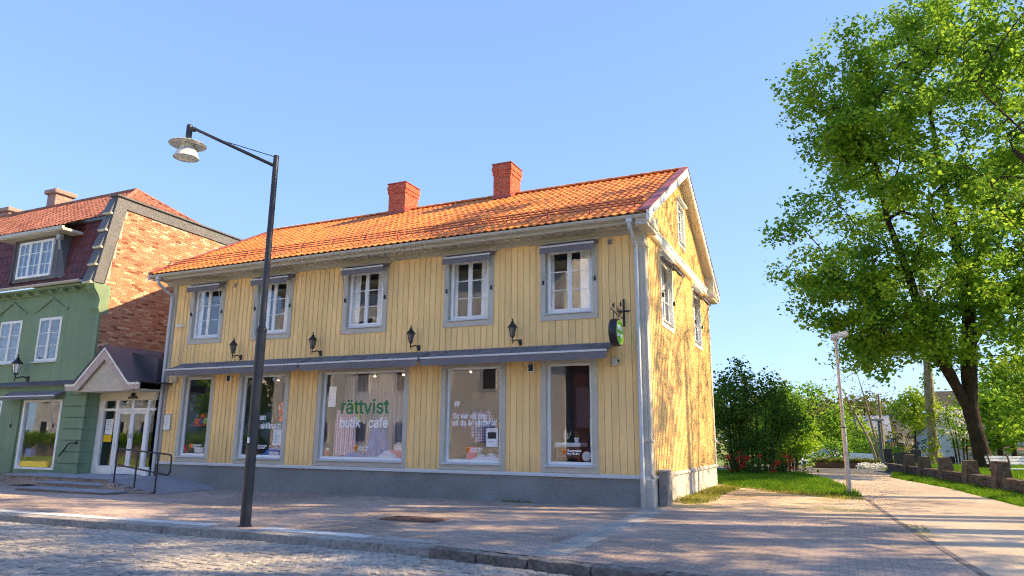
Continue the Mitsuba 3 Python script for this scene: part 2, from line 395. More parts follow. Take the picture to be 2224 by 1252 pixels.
w = MB()
rects = [(L, 0.0, -0.3, 7.02)]
for h in holes: rects = minus(rects, h)
for a, b, c, d in rects: FRONT.box(w, a, b, -0.13, -0.002, c, d)
rects = [(0.0, W, -0.3, 7.2)]
for h in gholes[:2]: rects = minus(rects, h)
for a, b, c, d in rects: GABLE.box(w, a, b, -0.13, -0.002, c, d)
g = gholes[2]
w.add(*extr([(0, 7.2), (W, 7.2), (W, 7.35), (5, 10.15), (0, 7.35)], 'x', -0.13, -0.002, [[(g[0], g[2]), (g[1], g[2]), (g[1], g[3]), (g[0], g[3])]]))
w.add(*extr([(0, -0.3), (W, -0.3), (W, 7.35), (5, 10.15), (0, 7.35)], 'x', L + 0.002, L + 0.13))
w.box(L + 0.13, -0.13, W - 0.13, W, -0.3, 7.3)
wall = put(H + '__wall', w, 'm_yellow')

def pieces(shape, cut):
    """What is left of a board's outline beside the window openings, one outline for each piece."""
    for a, b, c, d in cut: shape = shape.difference(shapely.box(a, c, b, d))
    return [list(g.exterior.coords)[:-1] for g in getattr(shape, 'geoms', [shape]) if g.area > 5e-4]
PITCH = 0.187
n = int((-0.2 - (L + 0.2)) / PITCH)
x0 = L + 0.2
pitch = (-0.2 - x0) / n
for k in range(n):
    a, b = x0 + k * pitch, x0 + (k + 1) * pitch
    dd = 0.022 + 0.003 * rng.random()
    for poly in pieces(shapely.box(a + 0.030, ZP, b - 0.003, ZT), holes):
        put(wall + '__board', MB().add(*extr(poly, 'y', -dd, 0.0)), 'm_yellow')
    if k:
        dd = 0.043 + 0.003 * rng.random()
        for poly in pieces(shapely.box(a - 0.021, ZP, a + 0.021, ZT), holes):
            put(wall + '__batten', MB().add(*extr(poly, 'y', -dd, 0.0)), 'm_yellow')

def gable_top(y): return 10.12 - SL * abs(y - 5)
def gable_piece(key, y0, y1, d):
    shape = Polygon([(y0, ZP), (y1, ZP), (y1, gable_top(y1)), ((y0 + y1) / 2, gable_top((y0 + y1) / 2)), (y0, gable_top(y0))])
    for poly in pieces(shape, gholes):
        put(key, MB().add(*extr(poly, 'x', 0.0, d)), 'm_yellow')
n = int((W - 0.4) / PITCH)
for k in range(n):
    a = 0.2 + k * (W - 0.4) / n
    gable_piece(wall + '__board', a + 0.030, a + (W - 0.4) / n - 0.003, 0.022 + 0.003 * rng.random())
    if k: gable_piece(wall + '__batten', a - 0.021, a + 0.021, 0.043 + 0.003 * rng.random())

# plinth and ledges
m = MB().add(*extr([(L, -0.035), (0.035, -0.035), (0.035, W + 0.03), (-0.1, W + 0.03), (-0.1, 0.1), (L, 0.1)], 'z', -0.35, 0.655))
put(H + '__plinth', m, 'm_plinth')
m = MB().box(L, 0.002, -0.10, 0.0, 0.657, 0.715).box(L, 0.0, -0.06, 0.0, 0.715, 0.745)
put(H + '__plinth_ledge', m, 'm_sill')
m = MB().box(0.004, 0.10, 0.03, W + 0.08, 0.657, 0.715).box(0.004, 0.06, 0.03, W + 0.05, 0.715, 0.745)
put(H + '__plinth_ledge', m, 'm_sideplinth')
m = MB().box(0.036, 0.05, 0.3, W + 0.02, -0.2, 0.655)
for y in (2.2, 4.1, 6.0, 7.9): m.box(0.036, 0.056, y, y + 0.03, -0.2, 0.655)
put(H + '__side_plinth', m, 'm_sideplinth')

# corner boards
for xa, xb in ((L, L + 0.2), (-0.2, 0.0)):
    m = MB().cbox(xa, xb, -0.066, 0.0, 0.746, 6.50, 0.006).box(xa - 0.02, xb + 0.02, -0.10, 0.0, 1.54, 1.585).box(xa - 0.02, xb + 0.03, -0.10, 0.0, 6.50, 6.55).cbox(xa, xb, -0.06, 0.0, 6.55, 6.86, 0.006)
    put(H + '__corner_board', m, 'm_trim')
for ya, yb in ((-0.063, 0.2), (W - 0.2, W)):
    m = MB().cbox(0.004, 0.066, ya, yb, 0.746, 6.50, 0.006).box(0.0, 0.10, ya - 0.035, yb + 0.02, 1.542, 1.587).box(0.0, 0.10, ya - 0.035, yb + 0.02, 6.502, 6.552).cbox(0.004, 0.063, ya, yb, 6.552, 7.1, 0.006)
    put(H + '__corner_board', m, 'm_trim')
put(H + '__corner_base', MB().cbox(-0.21, 0.09, -0.13, 0.16, -0.2, 0.655, 0.01), 'm_sideplinth')

# eaves
prof = [(0.0, 6.86), (-0.075, 6.86), (-0.075, 6.885), (-0.05, 6.90), (-0.05, 6.97), (-0.11, 7.0), (-0.60, 7.015), (-0.60, 6.955), (-0.69, 6.955), (-0.69, 7.02), (-0.72, 7.06), (-0.72, 7.14), (0.0, 7.5)]
cor = put(H + '__cornice', MB().add(*extr(prof, 'x', L - 0.35, 0.31)), 'm_trim')
k = 0
x = L + 0.15
while x < 0.2:
    s = 0.105
    zz = 7.006
    m = MB().prism([(x - 0.115, -0.34, zz), (x, -0.26, zz), (x + 0.115, -0.34, zz), (x, -0.42, zz)], (0, 0, -0.032))
    put(cor + '__ornament', m, 'm_trim')
    x += 0.302
# gutter
a = np.linspace(math.pi, 2 * math.pi, 11)
out = [(-0.80 + 0.08 * math.cos(t), 7.115 + 0.085 * math.sin(t)) for t in a]
inn = [(-0.80 + 0.072 * math.cos(t), 7.117 + 0.077 * math.sin(t)) for t in a[::-1]]
gut = put(H + '__gutter', MB().add(*extr(out + inn, 'x', L - 0.4, 0.36)), 'm_trim')
m = MB()
x = L
while x < 0.3:
    m.add(*extr([(-0.80 + 0.086 * math.cos(t), 7.115 + 0.091 * math.sin(t)) for t in a] + [(-0.80 + 0.083 * math.cos(t), 7.116 + 0.088 * math.sin(t)) for t in a[::-1]], 'x', x, x + 0.05))
    x += 1.37
put(gut + '__joint', m, 'm_trim')
# down pipes
def pipe(px, base):
    m = MB().tube([(px, -0.80, 7.07), (px, -0.80, 6.86), (px, -0.76, 6.80), (px - 0.02, -0.19, 6.50), (px - 0.02, -0.145, 6.42), (px - 0.02, -0.145, base + 0.02)], 0.05, 12)
    m.cbox(px - 0.075, px + 0.075, -0.87, -0.73, 6.93, 7.05, 0.02)
    for z in (6.3, 4.4, 2.5, 1.1): m.tube([(px - 0.02, -0.145, z), (px - 0.02, -0.145, z + 0.05)], 0.058, 12)
    return put(H + '__downpipe', m, 'm_sill', 40)
pipe(-0.13, 0.0); pipe(L + 0.1, 0.25)
put(H + '__downpipe_foot', MB().tube([(-0.15, -0.145, 0.0), (-0.15, -0.145, 0.68)], 0.066, 12), 'm_sideplinth', 40)

# roof: deck, soffits, barge boards, tiles
RX0, RX1 = L - 0.37, 0.36
roof = put(H + '__roof', MB().add(*extr([(-0.74, roofz(-0.74) - 0.03), (5, roofz(5) - 0.03), (10.74, roofz(-0.74) - 0.03), (10.74, roofz(-0.74) - 0.12), (5, roofz(5) - 0.16), (-0.74, roofz(-0.74) - 0.12)], 'x', RX0 + 0.04, RX1 - 0.02)), 'm_trim')
xs = np.linspace(RX0, RX1, 165)
h = 0.025 + 0.02 * np.sin(xs / 0.222 * 2 * np.pi)
v = np.vstack([np.stack([xs, np.full_like(xs, y), roofz(10 - y) + h], 1) for y in (5.0, 10.85)])
i = np.arange(164)
put(roof + '__rear_slope', MB().add(v, np.stack([i, i + 1, i + 166, i + 165], 1)), 'm_tile')
# one pantile: u across, s down the slope
NC = int(round((RX1 - 0.06 - RX0) / 0.222)); TW = (RX1 - 0.06 - RX0) / NC
slope_len = math.hypot(5.85, SL * 5.85); NR = 17; TL = slope_len / NR
ca, sa = 5.85 / slope_len, SL * 5.85 / slope_len
def tile_local(seed, tw, tl):
    """One pantile: u across, s down the slope, n up from it."""
    r = np.random.default_rng(seed)
    u = np.linspace(0, 1.06, 9)
    hgt = 0.034 * (0.5 + 0.5 * np.cos(2 * np.pi * u * 0.97)) ** 1.2
    hgt[-1] = hgt[-2] + 0.004
    jig = r.normal(0, 0.0025, 3)
    rows = []
    for s, nn in ((-0.05, hgt), (tl * 0.985, hgt + 0.026 + jig[0]), (tl * 0.985 + 0.002, hgt + 0.004 + jig[0])):
        rows.append(np.stack([u * tw + jig[2] * (s > 0), np.full(9, s), nn + jig[1] * u], 1))
    j = np.arange(8)
    return np.vstack(rows), np.vstack([np.stack([9 * q + j, 9 * q + j + 9, 9 * q + j + 10, 9 * q + j + 1], 1) for q in (0, 1)])
def tilted(local, ca, sa):
    v, f = local
    return np.stack([v[:, 0], -v[:, 1] * ca - v[:, 2] * sa, -v[:, 1] * sa + v[:, 2] * ca], 1), f
variants = [tilted(tile_local(s, TW, TL), ca, sa) for s in range(8)]
place = []
for rr in range(NR):
    s = rr * TL
    for cc in range(NC):
        o = (RX0 + cc * TW, 5.0 - s * ca, roofz(5) - s * sa)
        place.append((np.linalg.norm(np.array(o) - CAM), o, int(rng.integers(8))))
place.sort(key=lambda t: t[0])
first = {}
rest = MB()
for k, (dist, o, vi) in enumerate(place):
    if k < 300:
        if vi not in first:
            first[vi] = scene_key = numbered(roof + '__tile')
            scene[scene_key] = mikit.ply(variants[vi], 'm_tile', 50, to_world=T().translate(list(o)))
        else:
            again(roof + '__tile', first[vi], T().translate(list(o)))
    else:
        rest.add(variants[vi][0] + np.array(o), variants[vi][1])
stuff(put(roof + '__tile_field', rest, 'm_tile', 50))
# ridge tiles
a = np.linspace(0, math.pi, 7)
rk = None
nx = 46
for k in range(nx):
    x = RX0 + k * (RX1 - RX0) / nx
    if rk is None:
        ll = (RX1 - RX0) / nx
        ring = lambda xx, r: np.stack([np.full(7, xx), r * np.cos(a), r * np.sin(a) * 0.85], 1)
        v = np.vstack([ring(0.0, 0.115), ring(ll * 1.05, 0.10), ring(0.0, 0.095)])
        j = np.arange(6)
        rk = numbered(roof + '__ridge_tile')
        scene[rk] = mikit.ply((v, np.vstack([np.stack([j, j + 7, j + 8, j + 1], 1), np.stack([j + 14, j, j + 1, j + 15], 1)])), 'm_tile', 40, to_world=T().translate([x, 5, roofz(5) + 0.02]))
    else:
        again(roof + '__ridge_tile', rk, T().translate([x, 5, roofz(5) + 0.02 + 0.006 * float(rng.random())]))
# barge boards, verge flashing, gable soffit
for xa, xb in ((RX1 - 0.035, RX1 + 0.005), (RX0 - 0.005, RX0 + 0.035)):
    for s in (1, -1):
        y0 = 5 - s * 5.87
        zb = roofz(-0.87)
        yy = lambda t: 5 - s * (5.87 - t)
        pts = [(y0, zb - 0.20), (y0, zb + 0.07), (5, roofz(5) + 0.075), (5, roofz(5) - 0.22)]
        put(roof + '__barge_board', MB().add(*extr(pts, 'x', xa, xb)), 'm_white')
        pts = [(y0, zb + 0.072), (y0, zb + 0.10), (5, roofz(5) + 0.105), (5, roofz(5) + 0.077)]
        xi = (xa - 0.20, xb + 0.02) if xa > -5 else (xa - 0.02, xb + 0.20)
        put(roof + '__verge_flashing', MB().add(*extr(pts, 'x', *xi)), 'm_red_metal')
# eave returns on the right gable
for s in (1, -1):
    y0 = 5 - s * 5.79; ya, yb = sorted((y0, 5 - s * 4.6))
    m = MB().cbox(0.004, 0.33, ya, yb, 6.97, 7.05, 0.01).box(0.004, 0.30, ya + 0.02, yb - 0.02, 6.87, 6.97)
    m.hexa([(0.004, ya, 7.05), (0.325, ya, 7.05), (0.325, yb, 7.05), (0.004, yb, 7.05)], [(0.004, ya, roofz(5 - abs(ya - 5)) - 0.13), (0.325, ya, roofz(5 - abs(ya - 5)) - 0.13), (0.325, yb, min(7.35, roofz(5 - abs(yb - 5)) - 0.13)), (0.004, yb, min(7.35, roofz(5 - abs(yb - 5)) - 0.13))])
    put(H + '__eave_return', m, 'm_trim')
m = MB().box(0.03, 0.10, 0.42, W - 0.42, 7.0, 7.22).box(0.03, 0.13, 0.42, W - 0.42, 7.22, 7.265).box(0.03, 0.15, 0.42, W - 0.42, 6.965, 7.0)
put(H + '__belt_course', m, 'm_white')
# snow guard
gd = H + '__snow_guard'
for q in range(3):
    y, z = -0.26 - 0.05 * q, roofz(-0.3) + 0.30 - 0.085 * q
    m = MB().tube([(L - 0.1, y, z), (-8, y, z), (0.12, y, z)], 0.014, 6)
    if q == 0: gd = put(gd, m, 'm_red_metal', True)
    else: put(gd + '__rail', m, 'm_red_metal', True)
x = L - 0.05
while x < 0.2:
    z = roofz(-0.3)
    put(gd + '__bracket', MB().tube([(x, -0.24, z + 0.34), (x, -0.34, z + 0.10), (x, -0.30, z + 0.03), (x, 0.1, z + 0.26)], 0.013, 5), 'm_red_metal')
    x += 1.22

# chimneys
def chimney(xa, xb, ya, yb, z0, z1):
    core = put(H + '__chimney', MB().box(xa + 0.012, xb - 0.012, ya + 0.012, yb - 0.012, z0, z1 - 0.02), 'm_mortar')
    rest = MB()
    ch = 0.08
    nz = int((z1 - z0) / ch)
    for c in range(nz):
        z = z0 + c * ch
        grow = 0.0 if c < nz - 5 else (0.03 if c < nz - 3 else 0.055)
        if c == nz - 1: grow = 0.03
        for side in range(4):
            A, B = ((xa, ya), (xb, ya)) if side == 0 else ((xb, ya), (xb, yb)) if side == 1 else ((xb, yb), (xa, yb)) if side == 2 else ((xa, yb), (xa, ya))
            A, B = np.array(A), np.array(B); ln = np.linalg.norm(B - A); t = (B - A) / ln; nn = np.array([t[1], -t[0]])
            A = A - t * grow; ln += 2 * grow
            u = -0.12 * (c % 2)
            while u < ln - 0.01:
                u0, u1 = max(u, 0) + 0.004, min(u + 0.24, ln) - 0.004
                u += 0.24
                if u1 - u0 < 0.03: continue
                o = grow + 0.003 * rng.random()
                P = [A + t * uu + nn * d for uu, d in ((u0, -0.1), (u1, -0.1), (u1, o), (u0, o))]
                mm = MB() if side < 2 else rest
                mm.hexa([(*p, z + 0.004) for p in P], [(*p, z + ch - 0.004) for p in P])
                if side < 2: put(core + '__brick', mm, 'm_chimney_brick')
    stuff(put(core + '__hidden_bricks', rest, 'm_chimney_brick'))
    zt = z0 + nz * ch
    put(core + '__cap', MB().cbox(xa - 0.06, xb + 0.06, ya - 0.06, yb + 0.06, zt + 0.002, zt + 0.05, 0.01), 'm_red_metal')
    put(core + '__flashing', MB().add(*extr([(ya - 0.08, roofz(ya - 0.08) + 0.06), (ya - 0.08, roofz(ya - 0.08) + 0.16), (5, roofz(5) + 0.2), (5, roofz(5) + 0.05)], 'x', xa - 0.06, xb + 0.06)), 'm_red_metal')
chimney(-11.25, -10.48, 4.55, 5.50, 10.15, 11.50)
chimney(-6.62, -5.93, 4.55, 5.45, 10.15, 11.54)

# ------------------------------------------------------------------ windows
def casement(key, pl, u0, u1, z0, z1, rows=3, d=-0.05, m='m_white'):
    """Two casements with glazing bars: frame (the window itself), sashes, panes."""
    f = MB()
    for a, b, c, e in ((u0, u0 + 0.04, z0, z1), (u1 - 0.04, u1, z0, z1), (u0 + 0.04, u1 - 0.04, z0, z0 + 0.04), (u0 + 0.04, u1 - 0.04, z1 - 0.04, z1)):
        pl.box(f, a, b, d - 0.06, d, c, e)
    win = put(key, f, m)
    um = (u0 + u1) / 2
    for a, b in ((u0 + 0.04, um), (um, u1 - 0.04)):
        s = MB()
        a0, b0, c0, e0 = a + 0.004, b - 0.004, z0 + 0.044, z1 - 0.044
        t = 0.055
        for q in ((a0, a0 + t, c0, e0), (b0 - t, b0, c0, e0), (a0 + t, b0 - t, c0, c0 + t), (a0 + t, b0 - t, e0 - t, e0)):
            pl.box(s, q[0], q[1], d - 0.045, d + 0.012, q[2], q[3])
        hh = (e0 - c0 - 2 * t)
        for r in range(1, rows):
            z = c0 + t + hh * r / rows
            pl.box(s, a0 + t, b0 - t, d - 0.035, d + 0.006, z - 0.012, z + 0.012)
        put(win + '__sash', s, m)
        for r in range(rows):
            g = MB(); za, zb = c0 + t + hh * r / rows, c0 + t + hh * (r + 1) / rows
            j = rng.normal(0, 0.0012, 4)
            g.quad(pl.pt(a0 + t - .005, d - 0.02 + j[0], za), pl.pt(b0 - t + .005, d - 0.02 + j[1], za), pl.pt(b0 - t + .005, d - 0.02 + j[2], zb), pl.pt(a0 + t - .005, d - 0.02 + j[0] + j[2] - j[1], zb))
            put(win + '__pane', g, 'm_glass')
    return win

def casing(win, pl, u0, u1, z0, z1, t=0.15, sill=True, top=True, m='m_trim'):
    for q in ((u0, u0 + t, z0, z1), (u1 - t, u1, z0, z1)):
        put(win + '__casing', pl.box(MB(), q[0], q[1], 0.0, 0.062, q[2], q[3], 0.006), m)
    put(win + '__casing', pl.box(MB(), u0 + t, u1 - t, 0.0, 0.058, z1 - t * 0.8, z1, 0.006), m)
    put(win + '__casing', pl.box(MB(), u0 + t, u1 - t, 0.0, 0.058, z0, z0 + 0.16, 0.006), m)
    b = MB()                                              # reveals
    pl.box(b, u0 + t - 0.02, u0 + t, -0.11, 0.0, z0 + 0.1, z1 - 0.1); pl.box(b, u1 - t, u1 - t + 0.02, -0.11, 0.0, z0 + 0.1, z1 - 0.1)
    pl.box(b, u0 + t - 0.02, u1 - t + 0.02, -0.11, 0.0, z1 - t * 0.8, z1 - t * 0.8 + 0.02)
    put(win + '__reveal', b, m)

for i, (a, b) in enumerate(UP):
    win = casement(H + '__window', FRONT, a + 0.17, b - 0.17, 4.92, 6.66)
    casing(win, FRONT, a, b, 4.70, 6.80)
    put(win + '__sill', FRONT.box(MB(), a + 0.13, b - 0.13, -0.04, 0.10, 4.862, 4.90, 0.008), 'm_sill')
    put(win + '__hood', FRONT.box(MB(), a - 0.07, b + 0.1, 0.0, 0.20, 6.80, 6.845, 0.008), 'm_trim')
    room(win, FRONT, a + 0.1, b - 0.1, 4.6, 6.8, 1.6, 'm_room_grey')
    if True:
        for u in (((a + 0.2, a + 0.42), (b - 0.42, b - 0.2)), ((a + 0.2, a + 0.55), (b - 0.5, b - 0.2)), ((a + 0.2, a + 0.5), (b - 0.5, b - 0.2)), ((a + 0.2, a + 0.36), (b - 0.5, b - 0.2)), ((a + 0.2, a + 0.34), (b - 0.55, b - 0.2)))[i]:
            uu = np.linspace(*u, 13); dd = -0.17 + 0.02 * np.sin(np.arange(13) * 1.7)
            v = np.vstack([np.stack([uu, -dd, np.full(13, z)], 1) for z in (4.9, 6.7)]); j = np.arange(12)
            put(win + '__curtain', MB().add(v, np.stack([j, j + 1, j + 14, j + 13], 1)), 'm_curtain', True)

shopwin = []
for i, (a, b) in enumerate(SHOP):
    t = 0.155
    f = MB(); u0, u1, z0, z1 = a + t, b - t, 0.95, 3.56
    for q in ((u0, u0 + 0.075, z0, z1), (u1 - 0.075, u1, z0, z1), (u0 + 0.075, u1 - 0.075, z0, z0 + 0.075), (u0 + 0.075, u1 - 0.075, z1 - 0.075, z1)):
        FRONT.box(f, q[0], q[1], -0.12, -0.05, q[2], q[3], 0.008)
    win = put(H + '__shop_window', f, 'm_white')
    casing(win, FRONT, a, b, 0.755, 3.66, t)
    put(win + '__sill', MB().hexa([FRONT.pt(a + 0.11, -0.05, 0.925), FRONT.pt(b - 0.11, -0.05, 0.925), FRONT.pt(b - 0.11, 0.13, 0.90), FRONT.pt(a + 0.11, 0.13, 0.90)], [FRONT.pt(a + 0.11, -0.05, 0.95), FRONT.pt(b - 0.11, -0.05, 0.95), FRONT.pt(b - 0.11, 0.13, 0.925), FRONT.pt(a + 0.11, 0.13, 0.925)]), 'm_sill')
    put(win + '__pane', FRONT.sheet(MB(), u0 + 0.07, u1 - 0.07, -0.085, z0 + 0.07, z1 - 0.07), 'm_glass')
    room(win, FRONT, a + 0.1, b - 0.1, 0.93, 3.66, 1.5, ('m_room_dark', 'm_room_dark', 'm_room_grey', 'm_room_dark', 'm_room_dark')[i])
    put(win + '__display_shelf', FRONT.box(MB(), a + 0.12, b - 0.12, -0.75, -0.14, 0.93, 1.02), 'm_pale_blue' if i != 4 else 'm_room_grey')
    shopwin.append(win)

for (a, b, c, e) in GW:
    attic = c > 7
    win = casement(H + '__gable_window', GABLE, a + 0.15, b - 0.15, c + 0.2, e - 0.12)
    casing(win, GABLE, a, b, c, e, 0.14, m='m_white')
    put(win + '__sill', GABLE.box(MB(), a + 0.1, b - 0.1, -0.04, 0.10, c + 0.15, c + 0.18), 'm_sill')
    put(win + '__hood', GABLE.box(MB(), a - 0.08, b + 0.08, 0.0, 0.17, e, e + 0.05), 'm_white')
    room(win, GABLE, a + 0.1, b - 0.1, c, e, 1.3, 'm_room_grey')

# lettering and emblems on the panes
def emblem(win, u0, z, h, words=True):
    s = h
    shield = [(u0, z + s), (u0 + 0.84 * s, z + s), (u0 + 0.84 * s, z + 0.45 * s), (u0 + 0.62 * s, z + 0.12 * s), (u0 + 0.42 * s, z), (u0 + 0.22 * s, z + 0.12 * s), (u0, z + 0.45 * s)]
    k = put(win + '__emblem', MB().add(*extr(shield, 'y', 0.078, 0.082)), 'm_gold')
    c = u0 + 0.42 * s
    put(win + '__emblem_cross', MB().box(c - 0.13 * s, c + 0.13 * s, 0.0735, 0.0765, z + 0.06 * s, z + 0.97 * s).box(u0 + 0.03 * s, u0 + 0.81 * s, 0.0739, 0.0769, z + 0.45 * s, z + 0.69 * s), 'm_red')
    put(win + '__emblem_crown', MB().box(c - 0.13 * s, c + 0.13 * s, 0.0705, 0.073, z + 0.50 * s, z + 0.56 * s).prism([(c - 0.14 * s, 0.073, z + 0.56 * s), (c - 0.07 * s, 0.073, z + 0.56 * s), (c - 0.14 * s, 0.073, z + 0.68 * s)], (0, -0.0025, 0)).prism([(c - 0.05 * s, 0.073, z + 0.56 * s), (c + 0.05 * s, 0.073, z + 0.56 * s), (c, 0.073, z + 0.68 * s)], (0, -0.0025, 0)).prism([(c + 0.07 * s, 0.073, z + 0.56 * s), (c + 0.14 * s, 0.073, z + 0.56 * s), (c + 0.14 * s, 0.073, z + 0.68 * s)], (0, -0.0025, 0)), 'm_gold')
    if words:
        put(win + '__lettering', text('Svenska', 0.37 * s, u0 + s, 0.08, z + 0.56 * s, 3.0 * s * 0.82, True), 'm_txt_white')
        put(win + '__lettering', text('kyrkan', 0.37 * s, u0 + s, 0.08, z + 0.10 * s, 2.6 * s * 0.82, True), 'm_txt_white')
emblem(shopwin[0], -15.70, 1.18, 0.16)
emblem(shopwin[1], -12.82, 1.20, 0.155)
emblem(shopwin[2], -8.91, 1.20, 0.155)
emblem(shopwin[3], -5.14, 1.21, 0.15)
emblem(shopwin[4], -2.32, 1.19, 0.155)
put(shopwin[2] + '__lettering', text('rättvist', 0.40, -9.50, 0.08, 2.30, 1.78, True), 'm_txt_green')
put(shopwin[2] + '__lettering', text('butik · café', 0.28, -9.50, 0.08, 1.89, 1.77, True), 'm_txt_white')
put(shopwin[3] + '__lettering', text('”', 0.34, -5.57, 0.08, 2.26, 0.22, True), 'm_txt_white')
put(shopwin[3] + '__lettering', text('Du vet väl om,', 0.15, -5.57, 0.08, 2.13, 1.06, True), 'm_txt_white')
put(shopwin[3] + '__lettering', text('att du är värdefull', 0.15, -5.57, 0.08, 1.94, 1.38, True), 'm_txt_white')
put(shopwin[1] + '__lettering', text('”', 0.34, -13.16, 0.08, 2.28, 0.22, True), 'm_txt_white')
put(shopwin[1] + '__lettering', text('Du kan', 0.17, -13.16, 0.08, 2.12, 0.73, True), 'm_txt_white')
put(shopwin[1] + '__lettering', text('göra skillnad!', 0.17, -13.16, 0.08, 1.85, 1.38, True), 'm_txt_white')

# vents, small fittings
for u, z in ((-14.14, 6.60), (-0.87, 6.66)):
    k = put(H + '__wall_vent', FRONT.box(MB(), u - 0.07, u + 0.07, 0.0, 0.055, z - 0.02, z + 0.14, 0.01), 'm_trim')
    m = MB()
    for q in range(4): FRONT.box(m, u - 0.05, u + 0.05, 0.055, 0.062, z + 0.0 + 0.03 * q, z + 0.015 + 0.03 * q)
    put(k + '__slat', m, 'm_dark')
for u, z in ((-14.07, 3.42), (-3.14, 3.40)):
    k = put(H + '__wall_vent', FRONT.box(MB(), u - 0.095, u + 0.095, 0.0, 0.05, z - 0.06, z + 0.18, 0.01), 'm_white')
    FRONT.box(m := MB(), u - 0.065, u + 0.065, 0.05, 0.054, z - 0.03, z + 0.15)
    put(k + '__slat', m, 'm_dark')

# ------------------------------------------------------------------ awnings
def awning(label, pl, u0, u1, zt, zf, proj, val, arms=None, group=None, seams=0, m='m_awning', lip=True, box=True):
    key = thing('awning', label, 'awning', group)
    if box:
        put(key + '__cassette', pl.box(MB(), u0 - 0.02, u1 + 0.05, 0.05, 0.15, zt - 0.02, zt + 0.07, 0.02), m)
    n = 2 + 6 * max(1, int((u1 - u0) / 1.5))
    uu = np.linspace(u0, u1, n)
    sag = 0.012 * np.sin(np.linspace(0, 9 * (u1 - u0), n))
    rows = []
    for t in (0, 0.33, 0.66, 1):
        rows.append([pl.pt(u, 0.10 + (proj - 0.10) * t, zt + 0.05 + (zf - zt - 0.05) * t - 0.03 * math.sin(math.pi * t) + s * math.sin(math.pi * t) * 0.5) for u, s in zip(uu, sag)])
    v = np.array(rows).reshape(-1, 3); j = np.arange(n - 1)
    f = np.vstack([np.stack([q * n + j, q * n + j + 1, q * n + n + j + 1, q * n + n + j], 1) for q in range(3)])
    put(key + '__canopy', MB().add(v, f), 'm_awning_top' if m == 'm_awning' else m, True)
    put(key + '__front_bar', pl.box(MB(), u0 - 0.01, u1 + 0.01, proj - 0.03, proj + 0.022, zf - 0.028, zf + 0.022, 0.008), 'm_lamp_shade' if lip else 'm_darkmetal')
    zz = 0.008 * np.sin(np.arange(n) * 1.9)
    v = np.array([pl.pt(u, proj + 0.004 + s * q, zf - 0.02 - val * q + 0.006 * math.sin(u * 7) * q) for q in (0, 1) for u, s in zip(uu, zz)])
    put(key + '__valance', MB().add(v, np.stack([j, j + 1, j + n + 1, j + n], 1)), m, True)
    for ue in (u0, u1):
        put(key + '__side_flap', MB().add([pl.pt(ue, 0.10, zt + 0.05), pl.pt(ue, proj, zf), pl.pt(ue, proj, zf - 0.10), pl.pt(ue, proj * 0.6, zf - 0.02 + 0.4 * (zt - zf) * 0.6)], [(0, 1, 2, 3)]), m)
    for k in range(seams):
        u = u0 + (u1 - u0) * (k + 0.5) / seams
        a, b = np.array(pl.pt(u, 0.10, zt + 0.066)), np.array(pl.pt(u, proj, zf + 0.016))
        put(key + '__seam', MB().tube([a, (a + b) / 2 - [0, 0, 0.028], b], 0.012, 5), m)
    for ua, za in arms or ():
        p = [pl.pt(ua, proj - 0.02, zf - 0.01), pl.pt(ua, 0.09, za)]
        put(key + '__arm', MB().tube(p, 0.013, 6), 'm_galv', True)
        put(key + '__arm_foot', pl.box(MB(), ua - 0.025, ua + 0.025, 0.06, 0.12, za - 0.10, za + 0.02, 0.01), 'm_black')
    return key
UPN = ['first', 'second', 'third', 'fourth', 'fifth']
for i, (a, b) in enumerate(UP):
    awning(f'small folded grey awning over the {UPN[i]} upper window from the left', FRONT, a + 0.10, b + 0.0, 6.72, 6.68, 0.36, 0.17, [(a + 0.10, 5.80), (b - 0.06, 5.80)], 'folded awnings over the upper windows')
for lab, a, b, s in (('long grey shop awning at the left end, behind the dark lamp post', -16.30, -10.60, 4), ('middle grey shop awning above the widest shop window', -10.54, -6.31, 5), ('grey shop awning at the right end, its corner catching the sun', -6.22, -0.83, 5)):
    awning(lab, FRONT, a, b, 3.96, 3.77, 0.70, 0.19, None, 'shop awnings over the ground floor windows', s)
awning('small dark awning with pale arms on the near upper window of the sunlit gable', GABLE, 1.76, 3.30, 6.60, 6.40, 0.42, 0.06, [(1.80, 5.6), (3.26, 5.6)], 'awnings on the gable windows', lip=False)
awning('small dark awning with a pale arm on the far upper window of the sunlit gable', GABLE, 6.70, 8.10, 6.60, 6.40, 0.42, 0.06, [(6.74, 5.6), (8.06, 5.6)], 'awnings on the gable windows', lip=False)

